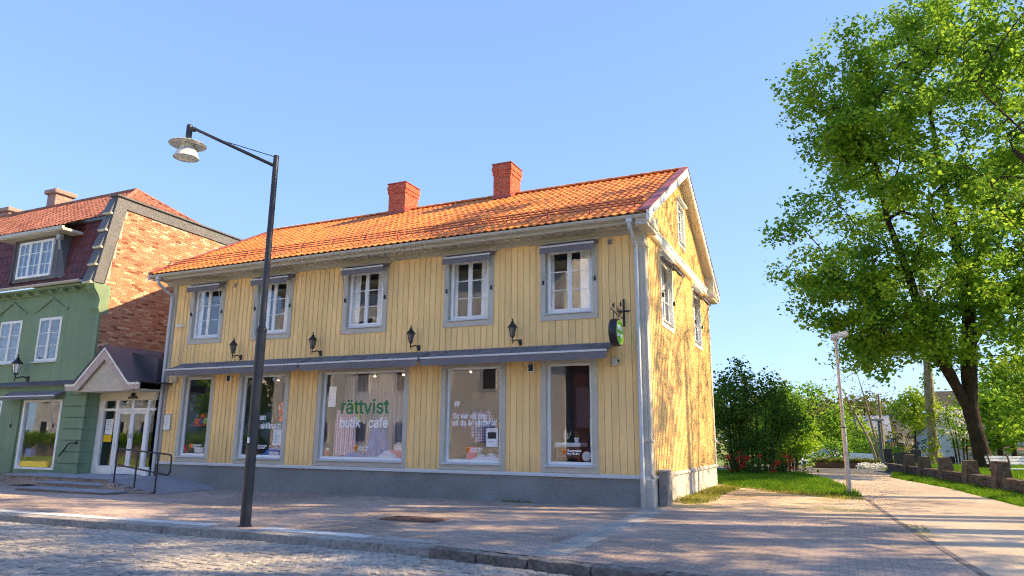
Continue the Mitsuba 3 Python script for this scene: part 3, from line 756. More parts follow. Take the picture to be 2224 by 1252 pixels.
# ------------------------------------------------------------------ wall lanterns
def lantern(x, y, z, s, label, group):
    """A hexagonal lantern on a scrolled arm; z is the bottom of the wall plate, y the wall."""
    key = thing('wall_lantern', label, 'lamp', group)
    cx, cy = x - 0.13 * s, y - 0.26 * s
    put(key + '__wall_plate', MB().cbox(x - 0.035 * s, x + 0.035 * s, y - 0.035, y, z, z + 0.17 * s, 0.012).lathe([(0, -0.05), (0.05 * s, -0.04), (0.055 * s, 0), (0, 0.01)], (x, y - 0.02, z + 0.09 * s), 10, 'y'), 'm_black')
    t = np.linspace(0, 1, 9)
    arm = np.stack([x + (cx - x) * t, y + (cy - y) * t, z + 0.06 * s + 0.05 * s * np.sin(t * math.pi * 1.5) + 0.10 * s * t], 1)
    put(key + '__arm', MB().tube(arm, 0.018 * s, 8).tube([(cx, cy, z + 0.02 * s), (cx, cy, z + 0.22 * s)], [0.01 * s, 0.022 * s], 8), 'm_black', 40)
    b = z + 0.20 * s
    put(key + '__body', MB().lathe([(0.0, 0.0), (0.05, 0.0), (0.06, 0.02), (0.055, 0.035)] if s == 1 else [(0, 0), (0.05 * s, 0), (0.06 * s, 0.02 * s), (0.055 * s, 0.035 * s)], (cx, cy, b), 6), 'm_black')
    put(key + '__glass', MB().lathe([(0.055 * s, 0.03 * s), (0.105 * s, 0.27 * s)], (cx, cy, b), 6), 'm_frost' if s == 1 else 'm_curtain')
    ribs = MB()
    for k in range(6):
        a = k * math.pi / 3
        ribs.tube([(cx + 0.057 * s * math.cos(a), cy + 0.057 * s * math.sin(a), b + 0.03 * s), (cx + 0.108 * s * math.cos(a), cy + 0.108 * s * math.sin(a), b + 0.275 * s)], 0.008 * s, 5)
    put(key + '__rib', ribs, 'm_black')
    put(key + '__cap', MB().lathe([(0.10 * s, 0.262 * s), (0.135 * s, 0.27 * s), (0.135 * s, 0.285 * s), (0.10 * s, 0.33 * s), (0.055 * s, 0.385 * s), (0.035 * s, 0.40 * s), (0.035 * s, 0.415 * s), (0.05 * s, 0.42 * s), (0.02 * s, 0.44 * s), (0.012 * s, 0.47 * s), (0.03 * s, 0.485 * s), (0.012 * s, 0.50 * s), (0.0, 0.545 * s)], (cx, cy, b), 12), 'm_black', 30)
    return key
for x, lab in ((-13.58, 'black wall lantern just left of the dark lamp post on the yellow front'), (-10.27, 'black wall lantern on the yellow front, first to the right of the lamp post'), (-6.68, 'black wall lantern between the third and fourth upper windows'), (-3.44, 'black wall lantern between the fourth and fifth upper windows')):
    lantern(x, -0.045, 4.07, 1.0, lab, 'black lanterns on the yellow front')

# ------------------------------------------------------------------ hanging round sign
key = thing('hanging_sign', 'round green double-sided sign with a black rim on a scrolled iron bracket', 'sign')
SC = np.array([-0.58, -0.66, 4.19])
put(key + '__drum', MB().lathe([(0.0, -0.10), (0.33, -0.10), (0.345, -0.085), (0.345, 0.085), (0.33, 0.10), (0.305, 0.10), (0.305, 0.085), (0.0, 0.085)], SC, 40, 'x'), 'm_black', 35)
put(key + '__face', MB().lathe([(0.0, 0.092), (0.302, 0.092)], SC, 40, 'x'), 'm_signgreen')
put(key + '__rim', MB().lathe([(0.288, 0.0935), (0.288, 0.104), (0.310, 0.104), (0.310, 0.0935)], SC, 40, 'x'), 'm_lime', 35)
def side_text(s, h, y, z, x, width):
    mm = meshkit.text_mesh(s, h, 0.004, True); v = np.array(mm.vertices); v[:, 0] *= width / v[:, 0].max()
    return MB().add(np.stack([x + v[:, 2], y + v[:, 0], z + v[:, 1]], 1), mm.faces)
put(key + '__lettering', side_text('rättvist', 0.13, SC[1] - 0.24, SC[2] + 0.05, SC[0] + 0.094, 0.48), 'm_txt_white')
put(key + '__lettering', side_text('butik · café', 0.085, SC[1] - 0.22, SC[2] - 0.11, SC[0] + 0.094, 0.44), 'm_txt_white')
put(key + '__wall_bar', MB().cbox(SC[0] + 0.02, SC[0] + 0.07, -0.085, -0.045, 4.42, 5.14, 0.006).cbox(SC[0] - 0.12, SC[0] + 0.2, -0.08, -0.05, 4.80, 4.84, 0.006), 'm_black')
m = MB().tube([(SC[0] + 0.04, -0.08, 4.62), (SC[0], -0.42, 4.66), (SC[0] - 0.03, -0.95, 4.74)], 0.014, 6)
for yy in (-0.45, -0.85): m.tube([(SC[0], yy, 4.50), (SC[0], yy, 4.70)], 0.012, 6)
put(key + '__arm', m, 'm_black')
def scroll(c, r, turns, ph, flip=1):
    t = np.linspace(0, turns * 2 * math.pi, 26)
    rr = r * (1 - 0.72 * t / t[-1])
    return np.stack([np.full(26, c[0]), c[1] + flip * rr * np.cos(t + ph), c[2] + rr * np.sin(t + ph)], 1)
m = MB()
for cy, cz, r, ph, fl in ((-0.22, 4.80, 0.10, 3.6, 1), (-0.20, 4.98, 0.08, 1.2, -1), (-0.46, 4.83, 0.09, 3.8, 1), (-0.78, 4.87, 0.08, 3.8, 1), (-0.90, 4.84, 0.05, 3.2, -1)):
    m.tube(scroll((SC[0], cy, cz), r, 1.4, ph, fl), 0.010, 5)
put(key + '__scroll', m, 'm_black', 60)

# ------------------------------------------------------------------ things fixed to the yellow wall
key = thing('notice_board', 'white notice board with printed sheet beside the leftmost shop window', 'notice board')
put(key + '__frame', FRONT.box(MB(), -16.86, -16.53, 0.045, 0.085, 1.76, 2.32, 0.02), 'm_galv')
put(key + '__sheet', FRONT.box(MB(), -16.83, -16.56, 0.085, 0.088, 1.80, 2.28), 'm_paper')
m = MB()
for k in range(9): FRONT.box(m, -16.78, -16.78 + 0.10 + 0.09 * rng.random(), 0.088, 0.0893, 2.20 - 0.04 * k, 2.208 - 0.04 * k)
put(key + '__print', m, 'm_flag_grey')
key = thing('alarm_box', 'small white alarm box with a black lens under the right awning end', 'alarm')
put(key + '__case', FRONT.box(MB(), -0.88, -0.72, 0.045, 0.13, 3.42, 3.63, 0.02), 'm_cream')
put(key + '__lens', MB().lathe([(0, 0), (0.035, 0.0), (0.035, 0.03), (0, 0.05)], (-0.72, -0.09, 3.55), 12, 'x'), 'm_black', 40)
key = thing('wall_camera', 'small white camera on the yellow wall left of the first upper window', 'camera')
put(key + '__body', MB().tube([(-16.62, -0.20, 5.36), (-16.42, -0.12, 5.38)], [0.045, 0.055], 10).lathe([(0, -0.1), (0.05, -0.09), (0.05, 0.0), (0, 0.01)], (-16.45, -0.05, 5.37), 10, 'y'), 'm_white', 40)
put(key + '__cable', MB().tube([(-16.45, -0.06, 5.33), (-16.46, -0.055, 4.8), (-16.44, -0.055, 4.05)], 0.009, 5), 'm_trim')
key = thing('alarm_siren', 'small cream siren box on the wall below the left end of the long awning', 'alarm')
put(key + '__case', MB().cbox(-16.56, -16.42, -0.14, -0.045, 3.42, 3.60, 0.03).lathe([(0, 0), (0.04, 0.0), (0.05, 0.05), (0.0, 0.05)], (-16.49, -0.10, 3.37), 10), 'm_cream', 40)
key = thing('pavement_block', 'grey concrete block standing against the foot of the sunlit gable', 'concrete block')
put(key + '__body', MB().cbox(0.08, 0.30, 0.50, 1.02, -0.05, 0.82, 0.015), 'm_kerb')
put(key + '__lid', MB().cbox(0.06, 0.32, 0.48, 1.04, 0.822, 0.86, 0.01), 'm_sideplinth')
put(key + '__side_panel', MB().box(0.301, 0.312, 0.56, 0.98, 0.25, 0.78), 'm_flag_grey')

# ------------------------------------------------------------------ displays behind the shop panes
def cloth(u0, u1, z0, z1, y, amp, waves, taper=0.0, n=25, rows=9, seed=0, flare=0.0):
    r = np.random.default_rng(seed)
    uu = np.linspace(0, 1, n); ph = r.random() * 6
    v = []
    for q in np.linspace(0, 1, rows):
        c = (u0 + u1) / 2; hw = (u1 - u0) / 2 * (1 - taper * q)
        x = c + (2 * uu - 1) * hw
        yy = y + amp * (0.4 + 0.6 * (1 - q)) * np.sin(uu * waves * 6.28 + ph + q) - flare * (1 - q)
        v.append(np.stack([x, yy, np.full(n, z0 + (z1 - z0) * q) + 0.02 * np.sin(uu * 5 + ph) * (q > 0.9)], 1))
    j = np.arange(n - 1)
    f = np.vstack([np.stack([q * n + j, q * n + j + 1, q * n + n + j + 1, q * n + n + j], 1) for q in range(rows - 1)])
    return np.vstack(v), f
def show(name, mesh, m, label, cat, smooth=True):
    return tag(put(name, mesh, m, smooth), label, cat)
def heap(u0, u1, y0, y1, z, h, seed):
    n = 16; r = np.random.default_rng(seed)
    a, b = np.meshgrid(np.linspace(0, 1, n), np.linspace(0, 1, n), indexing='ij')
    pts = np.stack([a * 6, b * 6, np.full_like(a, seed)], -1)
    hh = h * np.minimum(1, 4 * np.minimum(np.minimum(a, 1 - a), np.minimum(b, 1 - b))) * (0.35 + meshkit.noise(pts * 1.0, seed))
    v = np.stack([u0 + (u1 - u0) * a, y0 + (y1 - y0) * b, z + hh], -1).reshape(-1, 3)
    i, j = np.meshgrid(np.arange(n - 1), np.arange(n - 1), indexing='ij')
    q = np.stack([i * n + j, (i + 1) * n + j, (i + 1) * n + j + 1, i * n + j + 1], -1).reshape(-1, 4)
    return v, q
S0 = 1.025
show('hanging_cloth', MB().add(*cloth(-9.86, -9.02, 1.06, 2.42, 0.33, 0.035, 5, 0.12, 41, 9, 1)), 'm_stripe', 'pink and purple striped cloth hung at the left of the wide shop window', 'cloth')
show('blue_cloth', MB().add(*cloth(-8.72, -7.85, 1.03, 1.90, 0.42, 0.06, 4, 0.28, 33, 9, 2, 0.05)), 'm_blue', 'bright blue cloth draped in the middle of the wide shop window', 'cloth')
show('lime_scarf', MB().add(*cloth(-9.35, -8.98, 2.10, 2.62, 0.38, 0.03, 4, 0.35, 21, 7, 3)), 'm_lime', 'pale lime fringed scarf above the striped cloth', 'scarf')
show('curtain', MB().add(*cloth(-9.95, -7.30, 1.05, 3.5, 0.85, 0.04, 16, 0.0, 120, 3, 4)), 'm_curtain_grey', 'sheer white curtain hanging behind the wide shop window display', 'curtain')
show('folded_cloth', MB().cbox(-7.72, -7.30, 0.24, 0.6, S0, 1.22, 0.03), 'm_pink', 'folded bright pink cloth in the lower right corner of the wide shop window', 'cloth')
show('gift_box', MB().cbox(-7.86, -7.40, 0.62, 0.9, S0, 1.42, 0.02), 'm_paper', 'pale white box behind the folded pink cloth', 'box', False)
show('pale_cloth', MB().add(*heap(-8.1, -7.4, 0.12, 0.5, S0, 0.16, 5)), 'm_pale_blue', 'crumpled pale blue cloth beside the pink cloth on the window shelf', 'cloth')
show('dark_cloth', MB().add(*heap(-9.4, -8.6, 0.14, 0.5, S0, 0.10, 6)), 'm_blue', 'crumpled blue cloth lying in front of the blue drape', 'cloth')
show('wall_poster', MB().box(-10.0, -9.72, 0.13, 0.134, 2.50, 3.12), 'm_paper', 'tall white poster at the left edge of the wide shop window', 'poster', False)
k = thing('candle_jar', 'small red and white jar in the lower left corner of the wide shop window', 'jar')
put(k + '__jar', MB().lathe([(0, 0), (0.05, 0), (0.05, 0.14), (0.03, 0.17), (0, 0.17)], (-9.94, 0.16, S0), 14), 'm_red', 40)
put(k + '__lid', MB().lathe([(0, 0), (0.035, 0), (0.035, 0.07), (0, 0.07)], (-9.94, 0.16, S0 + 0.172), 14), 'm_paper', 40)
# window four
k = thing('plaid_shirt', 'purple and white plaid shirt hanging in the quote window', 'shirt')
put(k + '__body', MB().add(*cloth(-5.02, -4.52, 1.50, 2.34, 0.42, 0.03, 2, 0.1, 21, 9, 7)), 'm_plaid', True)
for s in (-1, 1):
    put(k + '__sleeve', MB().tube([(-4.77 + s * 0.20, 0.42, 2.28), (-4.77 + s * 0.30, 0.41, 1.95), (-4.77 + s * 0.32, 0.40, 1.62)], [0.085, 0.075, 0.06], 10), 'm_plaid', True)
put(k + '__collar', MB().tube([(-4.87, 0.40, 2.36), (-4.77, 0.37, 2.30), (-4.67, 0.40, 2.36)], 0.025, 6), 'm_purple', True)
for u, lab in ((-5.44, 'purple necktie hanging at the left of the quote window'), (-5.12, 'faint purple necktie hanging nearer the plaid shirt')):
    show('necktie', MB().prism([(u - 0.045, 0.5, 1.85), (u, 0.5, 1.72), (u + 0.045, 0.5, 1.85), (u + 0.02, 0.5, 2.36), (u, 0.5, 2.42), (u - 0.02, 0.5, 2.36)], (0, 0.012, 0)), 'm_purple', lab, 'necktie', False)
show('curtain', MB().add(*cloth(-4.42, -4.02, 1.03, 3.45, 0.75, 0.05, 4, 0.0, 30, 3, 8)), 'm_room_beige', 'beige curtain at the right side of the quote window', 'curtain')
k = thing('paper_notice', 'white sheet with a dark picture on the right of the quote window', 'poster')
put(k + '__sheet', MB().box(-4.50, -4.15, 0.070, 0.074, 1.37, 1.87), 'm_paper')
put(k + '__picture', MB().box(-4.46, -4.20, 0.0665, 0.0695, 1.59, 1.76).prism([(-4.46, 0.0664, 1.70), (-4.30, 0.0664, 1.78), (-4.22, 0.0664, 1.66), (-4.46, 0.0664, 1.62)], (0, -0.002, 0)), 'm_dark')
put(k + '__print', MB().box(-4.40, -4.25, 0.0675, 0.0695, 1.81, 1.825).box(-4.42, -4.26, 0.0675, 0.0695, 1.50, 1.512), 'm_red')
show('striped_cloth', MB().add(*heap(-5.0, -4.1, 0.14, 0.55, S0, 0.14, 9)), 'm_pale_blue', 'crumpled pale cloth along the shelf of the quote window', 'cloth')
show('book', MB().hexa([(-5.24, 0.30, S0), (-4.98, 0.30, S0), (-4.98, 0.34, S0), (-5.24, 0.34, S0)], [(-5.21, 0.40, 1.36), (-4.95, 0.40, 1.36), (-4.95, 0.43, 1.36), (-5.21, 0.43, 1.36)]), 'm_pink', 'small pinkish book leaning behind the emblem in the quote window', 'book', False)
# window five
k = thing('cafe_table', 'dark wooden table with a pale top inside the rightmost shop window', 'table')
put(k + '__table_top', MB().cbox(-2.62, -1.9, 0.35, 0.95, 1.40, 1.50, 0.01), 'm_paper')
put(k + '__apron', MB().box(-2.58, -1.94, 0.38, 0.92, 1.12, 1.398), 'm_wood')
for xx in (-2.57, -1.99): put(k + '__leg', MB().box(xx, xx + 0.05, 0.39, 0.44, S0, 1.12), 'm_wood')
k = thing('coffee_pot', 'tall brass coffee pot on the table in the rightmost shop window', 'coffee pot')
put(k + '__body', MB().lathe([(0, 0), (0.05, 0), (0.055, 0.01), (0.03, 0.05), (0.06, 0.12), (0.062, 0.2), (0.035, 0.30), (0.04, 0.32), (0.02, 0.36), (0.012, 0.38), (0.018, 0.40), (0, 0.42)], (-2.36, 0.5, 1.502), 16), 'm_cream', 40)
put(k + '__handle', MB().tube(scroll((-2.27, 0.5, 1.72), 0.06, 0.6, -1.5), 0.008, 5), 'm_cream', True)
put(k + '__spout', MB().tube([(-2.30, 0.5, 1.60), (-2.24, 0.5, 1.70), (-2.20, 0.5, 1.80)], [0.015, 0.012, 0.01], 6), 'm_cream', True)
k = thing('potted_plant', 'small white flower pot with a green plant on the same table', 'plant')
put(k + '__pot', MB().lathe([(0, 0), (0.05, 0), (0.07, 0.14), (0.06, 0.14), (0, 0.12)], (-2.05, 0.5, 1.502), 14), 'm_paper', 40)
m = MB()
for q in range(26):
    a, e, l = rng.random() * 6.28, 0.3 + rng.random(), 0.10 + 0.1 * rng.random()
    c = np.array([-2.05, 0.5, 1.64]); dvec = np.array([math.cos(a) * math.cos(e), math.sin(a) * math.cos(e), math.sin(e)]); sv = np.array([-math.sin(a), math.cos(a), 0]) * 0.018
    m.quad(c, c + dvec * l * 0.6 + sv, c + dvec * l, c + dvec * l * 0.6 - sv)
put(k + '__foliage', m, 'm_leaf_dark')
show('serving_plate', MB().lathe([(0, 0), (0.11, 0.0), (0.13, 0.02), (0.11, 0.015), (0, 0.012)], (-1.72, 0.30, 1.16), 24, 'y'), 'm_paper', 'round white plate standing at the lower right of the rightmost shop window', 'plate')
show('interior_screen', MB().box(-2.3, -1.6, 1.2, 1.24, 1.9, 3.0), 'm_room_grey', 'grey panel standing far inside the rightmost shop window', 'panel', False)
# window one
k = thing('toy_shelf', 'dark red shelf piled with colourful knitted toys in the leftmost shop window', 'shelf')
put(k + '__board', MB().cbox(-15.85, -15.10, 0.25, 0.6, 1.93, 1.97, 0.005), 'm_red')
for (u, z, r0, mm, lab) in ((-15.74, 1.97, 0.12, 'm_orange', 'orange knitted toy at the left end of the toy shelf'), (-15.52, 1.97, 0.13, 'm_purple', 'dark knitted toy in the middle of the toy shelf'), (-15.30, 1.97, 0.14, 'm_lime', 'yellow-green knitted toy at the right end of the toy shelf')):
    t = thing('knitted_toy', lab, 'toy')
    put(t + '__body', MB().lathe([(0, 0), (r0, 0.03), (r0 * 1.05, r0), (r0 * 0.6, r0 * 1.8), (0, r0 * 1.9)], (u, 0.4, z), 14), mm, True)
    put(t + '__head', MB().lathe([(0, 0), (r0 * 0.6, 0.02), (r0 * 0.75, r0 * 0.6), (r0 * 0.4, r0 * 1.2), (0, r0 * 1.3)], (u, 0.38, z + r0 * 1.7), 14), 'm_wood' if mm != 'm_purple' else 'm_orange', True)
show('cream_bag', MB().add(*cloth(-15.45, -15.08, S0, 1.80, 0.45, 0.03, 2, 0.3, 15, 7, 11)), 'm_curtain', 'cream cloth bag below the toy shelf', 'bag')
show('toy_box', MB().cbox(-15.55, -15.15, 0.16, 0.34, S0 + 0.02, 1.22, 0.02), 'm_white', 'small white box toy at the bottom of the leftmost shop window', 'toy', False)
show('sticker', MB().box(-15.93, -15.85, 0.082, 0.084, 1.08, 1.30), 'm_red', 'small red and white sticker in the lower left corner of the leftmost pane', 'sticker', False)
# window two
k = thing('life_vest', 'bright orange vest with pale straps hanging in the window behind the lamp post', 'vest')
put(k + '__body', MB().add(*cloth(-12.10, -11.74, 2.06, 2.52, 0.30, 0.03, 1.5, -0.05, 15, 7, 12)), 'm_orange', True)
for s in (-1, 1):
    put(k + '__shoulder', MB().tube([(-11.92 + s * 0.10, 0.29, 2.50), (-11.92 + s * 0.13, 0.30, 2.62), (-11.92 + s * 0.07, 0.32, 2.66)], [0.06, 0.05, 0.03], 8), 'm_orange', True)
    put(k + '__reflector', MB().box(-11.92 + s * 0.10 - 0.03, -11.92 + s * 0.10 + 0.03, 0.215, 0.225, 2.46, 2.56), 'm_paper')
put(k + '__belt', MB().tube([(-12.12, 0.25, 2.22), (-11.92, 0.23, 2.29), (-11.72, 0.25, 2.24)], 0.018, 6), 'm_dark')
k = thing('paper_notice', 'white printed sheet on the window behind the lamp post', 'poster')
put(k + '__sheet', MB().box(-12.05, -11.70, 0.070, 0.074, 1.33, 1.82), 'm_paper')
m = MB()
for q in range(10): m.box(-12.0, -11.95 + 0.20 * rng.random(), 0.0675, 0.0695, 1.74 - 0.036 * q, 1.75 - 0.036 * q)
put(k + '__print', m, 'm_flag_grey')
show('blue_fabric', MB().add(*heap(-12.6, -11.72, 0.15, 0.55, S0, 0.22, 13)), 'm_blue', 'blue cloth heaped along the window shelf below the printed sheet', 'cloth')
show('red_toy', MB().lathe([(0, 0), (0.12, 0.02), (0.13, 0.2), (0.05, 0.4), (0, 0.42)], (-12.35, 0.7, S0 + 0.15), 14), 'm_red', 'dark red rounded toy behind the blue cloth', 'toy')
show('curtain', MB().add(*cloth(-13.25, -12.95, 1.03, 3.5, 0.30, 0.05, 3, 0.0, 25, 3, 14)), 'm_room', 'pale curtain at the left edge of the window behind the lamp post', 'curtain')
# lit ceiling spots
for x, z, lab in ((-12.25, 3.40, 'warm lit ceiling spot in the window behind the lamp post'), (-8.45, 3.42, 'warm lit ceiling spot in the middle of the wide shop window'), (-7.42, 3.43, 'warm lit ceiling spot at the right of the wide shop window'), (-5.15, 3.44, 'warm lit ceiling spot in the quote window')):
    k = thing('ceiling_spot', lab, 'lamp', 'lit spots in the shop windows')
    put(k + '__housing', MB().lathe([(0.0, 0.10), (0.035, 0.09), (0.045, 0.0)], (x, 0.32, z), 12), 'm_white', 40)
    b = mikit.ply(MB().lathe([(0.0, -0.02), (0.02, -0.014), (0.028, 0.002)], (x, 0.32, z), 12).arrays(), 'm_white', True)
    b['emitter'] = {'type': 'area', 'radiance': rgb((14.0, 6.5, 1.8))}
    scene[numbered(k + '__bulb')] = b

# ------------------------------------------------------------------ street lamps
key = thing('street_lamp', 'dark street lamp on the pavement, white shade on a slanting arm', 'street lamp')
lx, ly = -5.89, -7.04
zb = G(lx)
put(key + '__pole', MB().tube([(lx, ly, zb - 0.1), (lx, ly, 3.62), (lx, ly, 3.74), (lx, ly, 7.28)], [0.098, 0.094, 0.066, 0.056], 20).lathe([(0.125, 0.0), (0.125, 0.02), (0.10, 0.035)], (lx, ly, zb), 20).lathe([(0.098, 3.60), (0.102, 3.61), (0.102, 3.66), (0.096, 3.67)], (lx, ly, 0), 20), 'm_pole', 40)
put(key + '__sticker', MB().box(lx - 0.03, lx + 0.03, ly - 0.101, ly - 0.098, 1.48, 1.58), 'm_paper')
ex, ey = -7.17, -8.0
arm0, arm1 = np.array([lx, ly, 7.05]), np.array([ex, ey, 7.70])
put(key + '__arm', MB().tube([arm0, arm1], [0.036, 0.032], 12), 'm_pole', True)
put(key + '__stay', MB().tube([(lx, ly, 7.25), arm0 * 0.32 + arm1 * 0.68 + [0, 0, 0.02]], 0.009, 6), 'm_pole', True)
hx, hy = -7.33, -8.02
hd = put(key + '__head', MB().tube([(hx, hy, 7.80), (hx, hy, 7.42)], [0.06, 0.06], 14).lathe([(0.0, 0.02), (0.05, 0.015), (0.06, 0)], (hx, hy, 7.80), 14).tube([(ex - 0.02, ey, 7.70), (hx + 0.03, hy, 7.72)], 0.05, 10), 'm_pole', 40)
put(hd + '__brim', MB().lathe([(0.05, 0.03), (0.12, 0.035), (0.35, -0.02), (0.358, -0.03), (0.35, -0.036), (0.11, 0.0), (0.05, -0.002)], (hx, hy, 7.41), 40), 'm_lamp_shade', 50)
put(hd + '__neck', MB().tube([(hx, hy, 7.41), (hx, hy, 7.31)], 0.115, 20), 'm_lamp_shade', 40)
put(hd + '__shade', MB().lathe([(0.115, 0.0), (0.15, -0.012), (0.19, -0.08), (0.24, -0.20), (0.245, -0.215), (0.235, -0.21), (0.18, -0.07), (0.115, -0.01)], (hx, hy, 7.31), 36), 'm_lamp_shade', 50)
put(hd + '__diffuser', MB().lathe([(0.0, -0.225), (0.225, -0.20)], (hx, hy, 7.31), 30), 'm_curtain')

key = thing('street_lamp', 'pale galvanised lamp post with a flat head beside the grass by the path', 'street lamp')
qx, qy = 4.39, 7.0
put(key + '__pole', MB().tube([(qx, qy, -0.1), (qx, qy, 2.05), (qx, qy, 2.10), (qx, qy, 4.80)], [0.072, 0.07, 0.052, 0.045], 16), 'm_galv', 40)
put(key + '__door', MB().box(qx - 0.04, qx + 0.04, qy - 0.077, qy - 0.07, 0.5, 0.9), 'm_galv')
put(key + '__band', MB().tube([(qx, qy, 2.0), (qx, qy, 2.04)], 0.082, 14), 'm_iron', 40)
put(key + '__foot', MB().lathe([(0.11, 0.0), (0.11, 0.03), (0.08, 0.05)], (qx, qy, 0.0), 16), 'm_galv', 40)
hexv = [(qx - 0.14, qy - 0.12, 4.80), (qx + 0.38, qy - 0.14, 4.90), (qx + 0.38, qy + 0.14, 4.90), (qx - 0.14, qy + 0.12, 4.80)]
hext = [(qx - 0.11, qy - 0.08, 4.93), (qx + 0.34, qy - 0.10, 5.02), (qx + 0.34, qy + 0.10, 5.02), (qx - 0.11, qy + 0.08, 4.93)]
put(key + '__head', MB().hexa(hexv, hext), 'm_lamp_shade')
put(key + '__diffuser', MB().hexa([(a, b, c - 0.045) for a, b, c in hexv], [(a, b, c - 0.003) for a, b, c in hexv]), 'm_galv')

# ------------------------------------------------------------------ pavement, kerb, road
KERB = np.array([(-70, -8.3), (-12, -7.78), (-5, -7.60), (-1.6, -7.80), (0.7, -8.15), (2.4, -8.40), (5.2, -8.8), (9, -9.6), (40, -15.0)])
def kerb_y(x): return np.interp(x, KERB[:, 0], KERB[:, 1])
def ksheet(name, m, label, xs, ylow, yhigh, dz):
    """A sheet between two curves, following the fall of the ground."""
    xs = np.asarray(xs, float); n = len(xs)
    lo, hi = np.array([ylow(x) for x in xs]), np.array([yhigh(x) for x in xs])
    v = np.vstack([np.stack([xs, lo, G(xs) + dz], 1), np.stack([xs, hi, G(xs) + dz], 1)])
    j = np.arange(n - 1)
    return struct(name, MB().add(v, np.stack([j, j + 1, j + n + 1, j + n], 1)), m, label)
xs = [-70, -40, -12, -5, -1.6, 0.0, 0.7, 2.4, 5.2, 5.75]
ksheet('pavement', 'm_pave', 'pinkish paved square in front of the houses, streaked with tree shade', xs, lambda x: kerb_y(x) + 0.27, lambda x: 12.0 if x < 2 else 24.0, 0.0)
xs = sorted(set([-70, -12, -5, -1.6, 0.0, 0.7, 2.4, 5.2, 9, 40]))
ksheet('road', 'm_joint', 'sett-paved street along the kerb in the foreground', xs, lambda x: -16.5, lambda x: kerb_y(x) + 0.1, -0.135)
ksheet('opposite_pavement', 'm_flag', 'pavement on the near side of the street', [-70, 0, 40], lambda x: -22.5, lambda x: -16.5, -0.02)
# kerb stones
kb = struct('kerb', MB().add(*(lambda v: (v, np.stack([np.arange(7), np.arange(7) + 1, np.arange(7) + 9, np.arange(7) + 8], 1)))(np.vstack([np.stack([KERB[:8, 0], KERB[:8, 1] + 0.06, G(KERB[:8, 0]) - 0.13], 1), np.stack([KERB[:8, 0], KERB[:8, 1] + 0.06, G(KERB[:8, 0]) - 0.02], 1)]))), 'm_joint', 'row of kerb stones between the pavement and the street')
x = -24.0; k = 0
while x < 5.6:
    ln = 0.98 if x < -1.8 else 0.78 + 0.3 * rng.random()
    a, b = np.array([x + 0.008, kerb_y(x)]), np.array([x + ln - 0.008, kerb_y(x + ln)])
    t = (b - a) / np.linalg.norm(b - a); nn = np.array([-t[1], t[0]])
    rough = x > -1.8
    m = MB()
    j = rng.normal(0, 0.004 + 0.006 * rough, 6)
    f0, f1 = a + nn * (0.0 + j[0]), b + nn * (0.0 + j[1])
    c0, c1 = a + nn * 0.045, b + nn * 0.045
    if not rough:                                           # a sloped upper face as on cast kerbs
        m.hexa([(*(a - nn * 0.02), G(x) - 0.2), (*(b - nn * 0.02), G(x) - 0.2), (*(b + nn * 0.27), G(x) - 0.2), (*(a + nn * 0.27), G(x) - 0.2)],
               [(*(a + nn * 0.05), G(x) - 0.012), (*(b + nn * 0.05), G(x + ln) - 0.012), (*(b + nn * 0.27), G(x + ln) + 0.006), (*(a + nn * 0.27), G(x) + 0.006)])
        put(kb + '__kerb_stone', m, 'm_kerb')
    else:
        q = trimesh.creation.box((ln - 0.02, 0.27, 0.22)).subdivide().subdivide().subdivide()
        v = np.array(q.vertices)
        v += 0.016 * (np.stack([meshkit.fbm(v * 9 + s + k, 3) for s in (0, 31, 77)], -1) - 0.5) * 2
        ce = (a + b) / 2 + nn * 0.135
        w3 = np.stack([ce[0] + v[:, 0] * t[0] + v[:, 1] * nn[0], ce[1] + v[:, 0] * t[1] + v[:, 1] * nn[1], G(x) - 0.108 + v[:, 2] + 0.006 * rng.normal()], 1)
        put(kb + '__kerb_stone', MB().add(w3, q.faces), 'm_kerb_rough', 30)
    x += ln; k += 1
# setts in the street
rowh, sl = 0.105, 0.145
cand = []
for r in range(60):
    y = -7.74 - (r + 0.5) * rowh
    x = -16.0 + (r % 2) * sl * 0.5 + 0.02 * rng.random()
    while x < 3.2:
        xx = x + sl * 0.5
        yk = kerb_y(xx) - 0.05
        if y + 0.05 < yk and y > -12.1 and (y < -8.2 or True):
            cand.append((xx, y))
        x += sl
cand = np.array(cand)
d = np.linalg.norm(np.c_[cand, np.zeros(len(cand))] - CAM, axis=1)
d = d + np.where(cand[:, 1] < -8.45 + 0.516 * (cand[:, 0] - 0.75), 100.0, 0.0)      # the nearest ones that lie in view come first
order = np.argsort(d)
def sett_mesh(seed):
    r = np.random.default_rng(seed)
    lx_, ly_ = sl * 0.5 - 0.006 - 0.003 * r.random(), rowh * 0.5 - 0.005 - 0.003 * r.random()
    j = r.normal(0, 0.003, (4, 2)); c = 0.010
    base = np.array([(-lx_, -ly_), (lx_, -ly_), (lx_, ly_), (-lx_, ly_)]) + j
    top = base * (1 - c / np.array([lx_, ly_]))
    tz = 0.022 + r.normal(0, 0.0025, 4)
    v = np.vstack([np.c_[base, np.full(4, -0.01)], np.c_[base, tz - 0.008], np.c_[top, tz], [[0, 0, tz.mean() + 0.004]]])
    f = [(0, 1, 5), (0, 5, 4), (1, 2, 6), (1, 6, 5), (2, 3, 7), (2, 7, 6), (3, 0, 4), (3, 4, 7), (4, 5, 9), (4, 9, 8), (5, 6, 10), (5, 10, 9), (6, 7, 11), (6, 11, 10), (7, 4, 8), (7, 8, 11), (8, 9, 12), (9, 10, 12), (10, 11, 12), (11, 8, 12)]
    return v, np.array(f)
sv = [sett_mesh(s) for s in range(10)]
rest = MB(); firsts = {}
